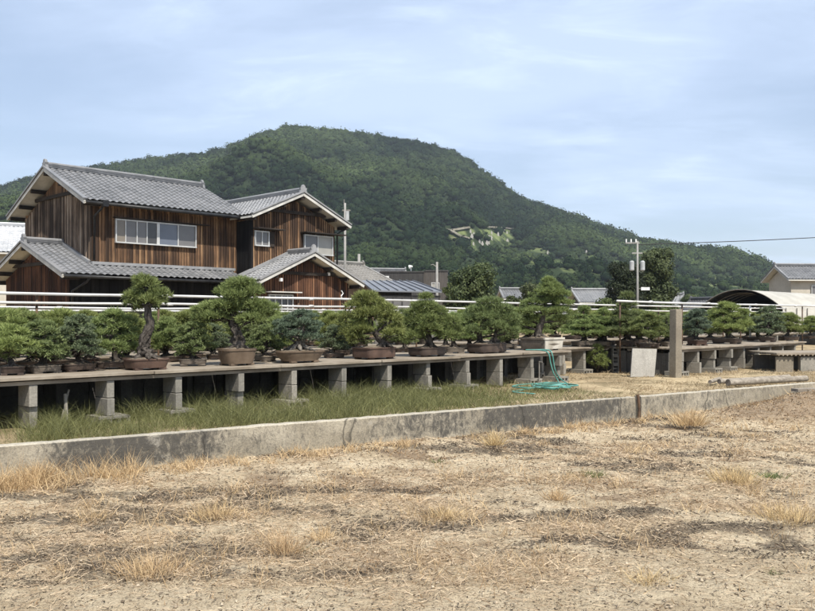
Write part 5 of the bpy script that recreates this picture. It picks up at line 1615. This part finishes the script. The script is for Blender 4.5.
# ------------------------------------------------------------------ grasses
def blades(rs, P, D, L, W, bend):
    n = len(P)
    D = D / np.linalg.norm(D, axis=1, keepdims=True)
    L = L[:, None]; W = W[:, None]
    sd_ = np.cross(D, rs.normal(size=(n, 3))); sd_ /= np.linalg.norm(sd_, axis=1, keepdims=True) + 1e-9
    bn = rs.normal(size=(n, 3)); bn[:, 2] = -np.abs(bn[:, 2]) * .5
    mid = P + D * L * .5 + bn * L * bend * .15
    tip = P + D * L + bn * L * bend * .6
    V = np.stack([P - sd_ * W, P + sd_ * W, mid - sd_ * W * .7, mid + sd_ * W * .7, tip], 1).reshape(-1, 3)
    b = (np.arange(n) * 5)[:, None]
    F_ = np.concatenate([b + np.array([[0, 1, 3]]), b + np.array([[0, 3, 2]]), b + np.array([[2, 3, 4]])], 0)
    return V, F_
def in_view(X, Y, m=30):
    p = X / np.maximum(Y, .1) * FPX + 407.5
    return (p > -m) & (p < 815 + m)

def ground_pts(rs, n, dmin, dmax, pw=1.0):
    D = (rs.rand(n) ** pw) * (dmax - dmin) + dmin
    p = rs.uniform(-60, 880, n)
    X = (p - 407.5) / FPX * D
    b = (X - WP[0]) * WN[0] + (D - WP[1]) * WN[1]
    k = b < -.02
    return X[k], D[k]
rs = np.random.RandomState(21)
# straw lying over the soil
X, Y = ground_pts(rs, 330000, 4.2, 17, 1.15)
sw, dkm, brm = masks(X, Y)
k = rs.rand(len(X)) < (.13 + .62 * sw) * (1 - .55 * dkm) * (1 - .6 * brm) * np.where(Y < 5.0, .55, 1)
X, Y, sw = X[k], Y[k], sw[k]
P = np.stack([X, Y, ground_h(X, Y) + rs.uniform(.002, .018, len(X))], 1)
an = rs.uniform(0, 6.28, len(X))
Dv = np.stack([np.cos(an), np.sin(an), rs.uniform(-.05, .35, len(X)) + .5 * (rs.rand(len(X)) < .22) * sw], 1)
V, F_ = blades(rs, P, Dv, rs.uniform(.025, .11, len(X)), rs.uniform(.0012, .0028, len(X)) * np.clip(Y / 6, .8, 2), .5)
T = np.repeat(np.clip(rs.beta(1.6, 1.4, len(X)), 0, 1), 5)
tag(raw_mesh('dry_grass', V, F_, M['straw'], tint=T), 'pale dead straw scattered over the sandy ground', 'grass', kind='stuff')
# dark litter
X, Y = ground_pts(rs, 260000, 4.3, 17, 1.1)
sw, dkm, brm = masks(X, Y)
k = rs.rand(len(X)) < .09 + .9 * dkm * smooth(.33, .58, fnoise(X * 6, Y * 6, 3))
X, Y = X[k], Y[k]
P = np.stack([X, Y, ground_h(X, Y) + rs.uniform(.0, .02, len(X))], 1)
an = rs.uniform(0, 6.28, len(X))
Dv = np.stack([np.cos(an), np.sin(an), rs.uniform(-.1, .7, len(X))], 1)
V, F_ = blades(rs, P, Dv, rs.uniform(.010, .035, len(X)), rs.uniform(.002, .0055, len(X)) * np.clip(Y / 7, .8, 2), .5)
tag(raw_mesh('leaf_litter', V, F_, M['litter'], tint=np.repeat(rs.rand(len(X)), 5)), 'dark rotted plant litter in patches on the sandy ground', 'litter', kind='stuff')
# red brown dead weeds
X, Y = ground_pts(rs, 170000, 4.5, 17, 1.1)
sw, dkm, brm = masks(X, Y)
k = rs.rand(len(X)) < .03 + .42 * brm + .1 * (sw > .6)
X, Y = X[k], Y[k]
P = np.stack([X, Y, ground_h(X, Y)], 1)
Dv = np.stack([rs.normal(size=len(X)) * .7, rs.normal(size=len(X)) * .7, rs.uniform(.1, 1, len(X))], 1)
V, F_ = blades(rs, P, Dv, rs.uniform(.02, .085, len(X)), rs.uniform(.0015, .004, len(X)) * np.clip(Y / 7, .8, 2), .7)
tag(raw_mesh('dead_weeds', V, F_, M['brown_weed'], tint=np.repeat(rs.rand(len(X)), 5)), 'low red brown dead weeds over the dry ground', 'weeds', kind='stuff')

# clods and pebbles
n0 = 14000
X, Y = ground_pts(rs, n0, 4.3, 16, 1.2)
n = len(X); sz = .003 + .014 * rs.rand(n) ** 4.5
ov = np.array([[1, 0, 0], [-1, 0, 0], [0, 1, 0], [0, -1, 0], [0, 0, 1], [0, 0, -1]], float)
of = np.array([[0, 2, 4], [2, 1, 4], [1, 3, 4], [3, 0, 4], [2, 0, 5], [1, 2, 5], [3, 1, 5], [0, 3, 5]])
P = ov[None] * sz[:, None, None] * rs.uniform(.6, 1.3, (n, 6, 1)) * np.array([1, 1, .7])
a_ = rs.uniform(0, 6.28, n); c_, s__ = np.cos(a_)[:, None], np.sin(a_)[:, None]
P = np.stack([P[..., 0] * c_ - P[..., 1] * s__, P[..., 0] * s__ + P[..., 1] * c_, P[..., 2]], -1)
P += np.stack([X, Y, ground_h(X, Y) + sz * .3], 1)[:, None]
F_ = (of[None] + (np.arange(n) * 6)[:, None, None]).reshape(-1, 3)
M['clod'] = leaf_mat('soil_clods', (0.10, 0.08, 0.055), (0.48, 0.41, 0.30), 0.0, .95, .1, varied=0)
tag(raw_mesh('gravel', P.reshape(-1, 3), F_, M['clod'], tint=np.repeat(rs.rand(n), 6)), 'small clods and pebbles strewn over the dry ground', 'gravel', kind='stuff')

# scattered upright dead grass, thicker along the wall foot
Xs, Ys, Hs = [], [], []
for i in range(1150):
    D = 4.8 + rs.rand() ** .9 * 11; p = rs.uniform(-30, 850)
    x = (p - 407.5) / FPX * D
    if masks(np.array([x]), np.array([D]))[0][0] < .5 and rs.rand() < .75: continue
    n = rs.randint(8, 34); r = rs.uniform(.03, .13)
    Xs.append(x + rs.normal(size=n) * r); Ys.append(D + rs.normal(size=n) * r); Hs.append(np.full(n, .05 + .14 * rs.rand() ** 1.5))
for i in range(150):
    a = rs.uniform(-3.2, 4.2) if i < 115 else rs.uniform(4, 9)
    q = wall_xy(a, -rs.uniform(.06, .45)); n = rs.randint(20, 60); hh = rs.uniform(.16, .30) if a < 1.2 else rs.uniform(.06, .15)
    if a < -1.2 or rs.rand() < .75:
        Xs.append(q[0] + rs.normal(size=n) * .07); Ys.append(q[1] + rs.normal(size=n) * .05); Hs.append(np.full(n, hh))
for i in range(85):      # the dense golden stand at the left end of the wall
    q = wall_xy(rs.uniform(-1.6, .45), -rs.uniform(.04, .5)); n = rs.randint(30, 70)
    Xs.append(q[0] + rs.normal(size=n) * .08); Ys.append(q[1] + rs.normal(size=n) * .06); Hs.append(np.full(n, rs.uniform(.13, .27)))
X, Y, Hh = map(np.concatenate, (Xs, Ys, Hs))
b_ = (X - WP[0]) * WN[0] + (Y - WP[1]) * WN[1]; k = b_ < -.03
X, Y, Hh = X[k], Y[k], Hh[k]
P = np.stack([X, Y, ground_h(X, Y) - .005], 1)
Dv = np.stack([rs.normal(size=len(X)) * .42, rs.normal(size=len(X)) * .42, np.ones(len(X))], 1)
V, F_ = blades(rs, P, Dv, Hh * rs.uniform(.5, 1.4, len(X)), rs.uniform(.0012, .0026, len(X)) * np.clip(Y / 6.5, .8, 2), .5)
tag(raw_mesh('dead_grass', V, F_, M['straw_tuft'], tint=np.repeat(rs.rand(len(X)), 5)), 'golden dead grass standing along the wall foot and in loose tufts', 'grass', kind='stuff')

# distinct dry tufts
def tuft(seed, name, label, x, y, h, r, n, mat, cat='grass tuft', group='dry grass tufts'):
    if mat == 'straw_tuft': n, h = int(n * 1.9), h * 1.3
    rs = np.random.RandomState(seed)
    D = EYE * FPX / (y - HOR); X0 = (x - 407.5) / FPX * D
    z = float(ground_h(np.array([X0]), np.array([D]))[0])
    D = (EYE - z) * FPX / (y - HOR); X0 = (x - 407.5) / FPX * D
    P = np.stack([rs.normal(size=n) * r * .5, rs.normal(size=n) * r * .5, np.zeros(n) - .008], 1)
    Dv = np.stack([P[:, 0] / r * .7 + rs.normal(size=n) * .3, P[:, 1] / r * .7 + rs.normal(size=n) * .3, np.ones(n)], 1)
    V, F_ = blades(rs, P, Dv, h * rs.uniform(.45, 1.25, n), rs.uniform(.0012, .0026, n) * max(.8, D / 6.5), .6)
    o = raw_mesh(name, V, F_, M[mat], tint=np.repeat(rs.rand(n), 5))
    o.location = (X0, D, z)
    tag(o, label, cat, group)
for i, (x, y, h, r, n, lab) in enumerate((
        (285, 553, .15, .10, 170, 'golden dry grass tuft low in the picture, left of the middle'),
        (445, 519, .11, .15, 190, 'wide golden dry grass tuft near the middle of the field'),
        (495, 444, .17, .09, 120, 'upright golden grass tuft close to the wall below the hose'),
        (690, 424, .20, .24, 260, 'tall golden grass clump in front of the brown soil by the wall'),
        (735, 482, .15, .20, 220, 'pale olive dry grass clump at the right, beside the green weeds'),
        (556, 499, .12, .07, 80, 'small golden grass tuft right of the middle of the field'),
        (215, 517, .12, .18, 170, 'thin wide dry grass tuft at the left of the field'),
        (150, 572, .11, .22, 260, 'broad low dry grass patch at the bottom left'),
        (650, 582, .08, .13, 130, 'low brown grass tuft near the bottom right'),
        (785, 520, .13, .22, 220, 'reddish dry grass clump near the right edge'),
        (322, 540, .10, .09, 80, 'sparse dry grass tuft right of the golden low tuft'),
        (95, 520, .09, .14, 110, 'sparse flattened dry grass tuft at the far left'))):
    tuft(300 + i, 'dry_grass_tuft', lab, x, y, h, r, n, 'straw_tuft')
for i, (x, y, h, r, n, lab) in enumerate((
        (594, 476, .09, .11, 130, 'small green weed patch right of the middle of the dry field'),
        (772, 477, .07, .14, 170, 'dark green weed patch near the right edge of the dry field'),
        (308, 552, .07, .05, 40, 'tiny green weed sprig right of the low golden tuft'),
        (437, 462, .07, .06, 40, 'tiny green weed sprig below the middle of the wall'),
        (772, 574, .05, .07, 50, 'small yellowish weed near the bottom right corner'))):
    tuft(400 + i, 'green_weed', lab, x, y, h, r, n, 'weed', 'weed', 'green weeds in the dry field')

# green reedy grass on the terrace, in front of and below the bench
rs = np.random.RandomState(33)
n = 120000
a = rs.uniform(-5, 9.5, n)
Wb = rs.rand(n) ** .8
q = WP[None] + WD[None] * a[:, None]
# from just behind the wall to below the bench
fr = bl(0, .9)[:2]
tb = ((q - BO) @ V2)                     # bench coordinate of the wall line (negative: before the bench)
depth = np.clip(-tb + .6, .3, 3.2)
vdir = V2[None]
pos = q + WN[None] * .2 + vdir * (Wb * depth)[:, None] / 1.0
den = fnoise(pos[:, 0] * 1.1 + 7, pos[:, 1] * 1.1, 3)
aw = (pos - WP) @ WD; bw = (pos - WP) @ WN; sb = (pos - BO) @ U2; tb2 = (pos - BO) @ V2
px_ = pos[:, 0] / pos[:, 1] * FPX + 407.5
dens = (.15 + .85 * smooth(.34, .56, den)) * smooth(640, 400, px_) * smooth(5, 60, px_) + .08
dens = dens * (tb2 < .9) * (bw > .15)
k = rs.rand(n) < dens
pos = pos[k]; n = len(pos); px_ = px_[k]
hh = (.04 + .24 * rs.rand(n) ** 1.6) * smooth(760, 300, px_) * (.45 + 1.0 * smooth(.3, .6, fnoise(pos[:, 0] * 2.2, pos[:, 1] * 2.2 + 9, 3))) + .04
P = np.stack([pos[:, 0], pos[:, 1], terr_h(pos[:, 0], pos[:, 1]) - .01], 1)
Dv = np.stack([rs.normal(size=n) * .35, rs.normal(size=n) * .35, np.ones(n)], 1)
V, F_ = blades(rs, P, Dv, hh, rs.uniform(.0012, .0026, n) * np.clip(pos[:, 1] / 9, .9, 1.8), .8)
tag(raw_mesh('green_grass', V, F_, M['grass_green'], tint=np.repeat(rs.beta(1.5, 1.8, n), 5)), 'reedy green grass between the concrete wall and the foreground bench', 'grass', kind='stuff')
# dry grass on the terrace at right
n = 30000
p = rs.uniform(430, 850, n); D = rs.uniform(11, 19.5, n)
X = (p - 407.5) / FPX * D
bw = (X - WP[0]) * WN[0] + (D - WP[1]) * WN[1]
den = fnoise(X * 1.2 + 20, D * 1.2, 4)
k = (bw > .15) & (rs.rand(n) < smooth(.42, .6, den) * .9 + .05)
X, D = X[k], D[k]; n = len(X)
P = np.stack([X, D, terr_h(X, D)], 1)
Dv = np.stack([rs.normal(size=n) * .6, rs.normal(size=n) * .6, rs.uniform(.2, 1, n)], 1)
V, F_ = blades(rs, P, Dv, rs.uniform(.03, .12, n), rs.uniform(.002, .004, n) * 1.5, .6)
tag(raw_mesh('terrace_dry_grass', V, F_, M['straw'], tint=np.repeat(rs.rand(n) * .55, 5)), 'short dry grass on the terrace round the hose and pillar', 'grass', kind='stuff')

# ------------------------------------------------------------------ haze
mb = MB(); mb.box(-1900, 1900, -60, 1600, -4.5, 265)
t = bpy.data.materials.new('air'); t.use_nodes = True
nt = t.node_tree; nt.nodes.clear()
o_ = nt.nodes.new('ShaderNodeOutputMaterial'); pv = nt.nodes.new('ShaderNodeVolumePrincipled')
pv.inputs['Color'].default_value = (0.80, 0.88, 1.0, 1)
pv.inputs['Density'].default_value = 0.00017
pv.inputs['Anisotropy'].default_value = 0.2
nt.links.new(pv.outputs[0], o_.inputs['Volume'])
hz_ = obj('haze', mb, t)
tag(hz_, 'thin pale summer haze over the valley', 'haze', kind='stuff')
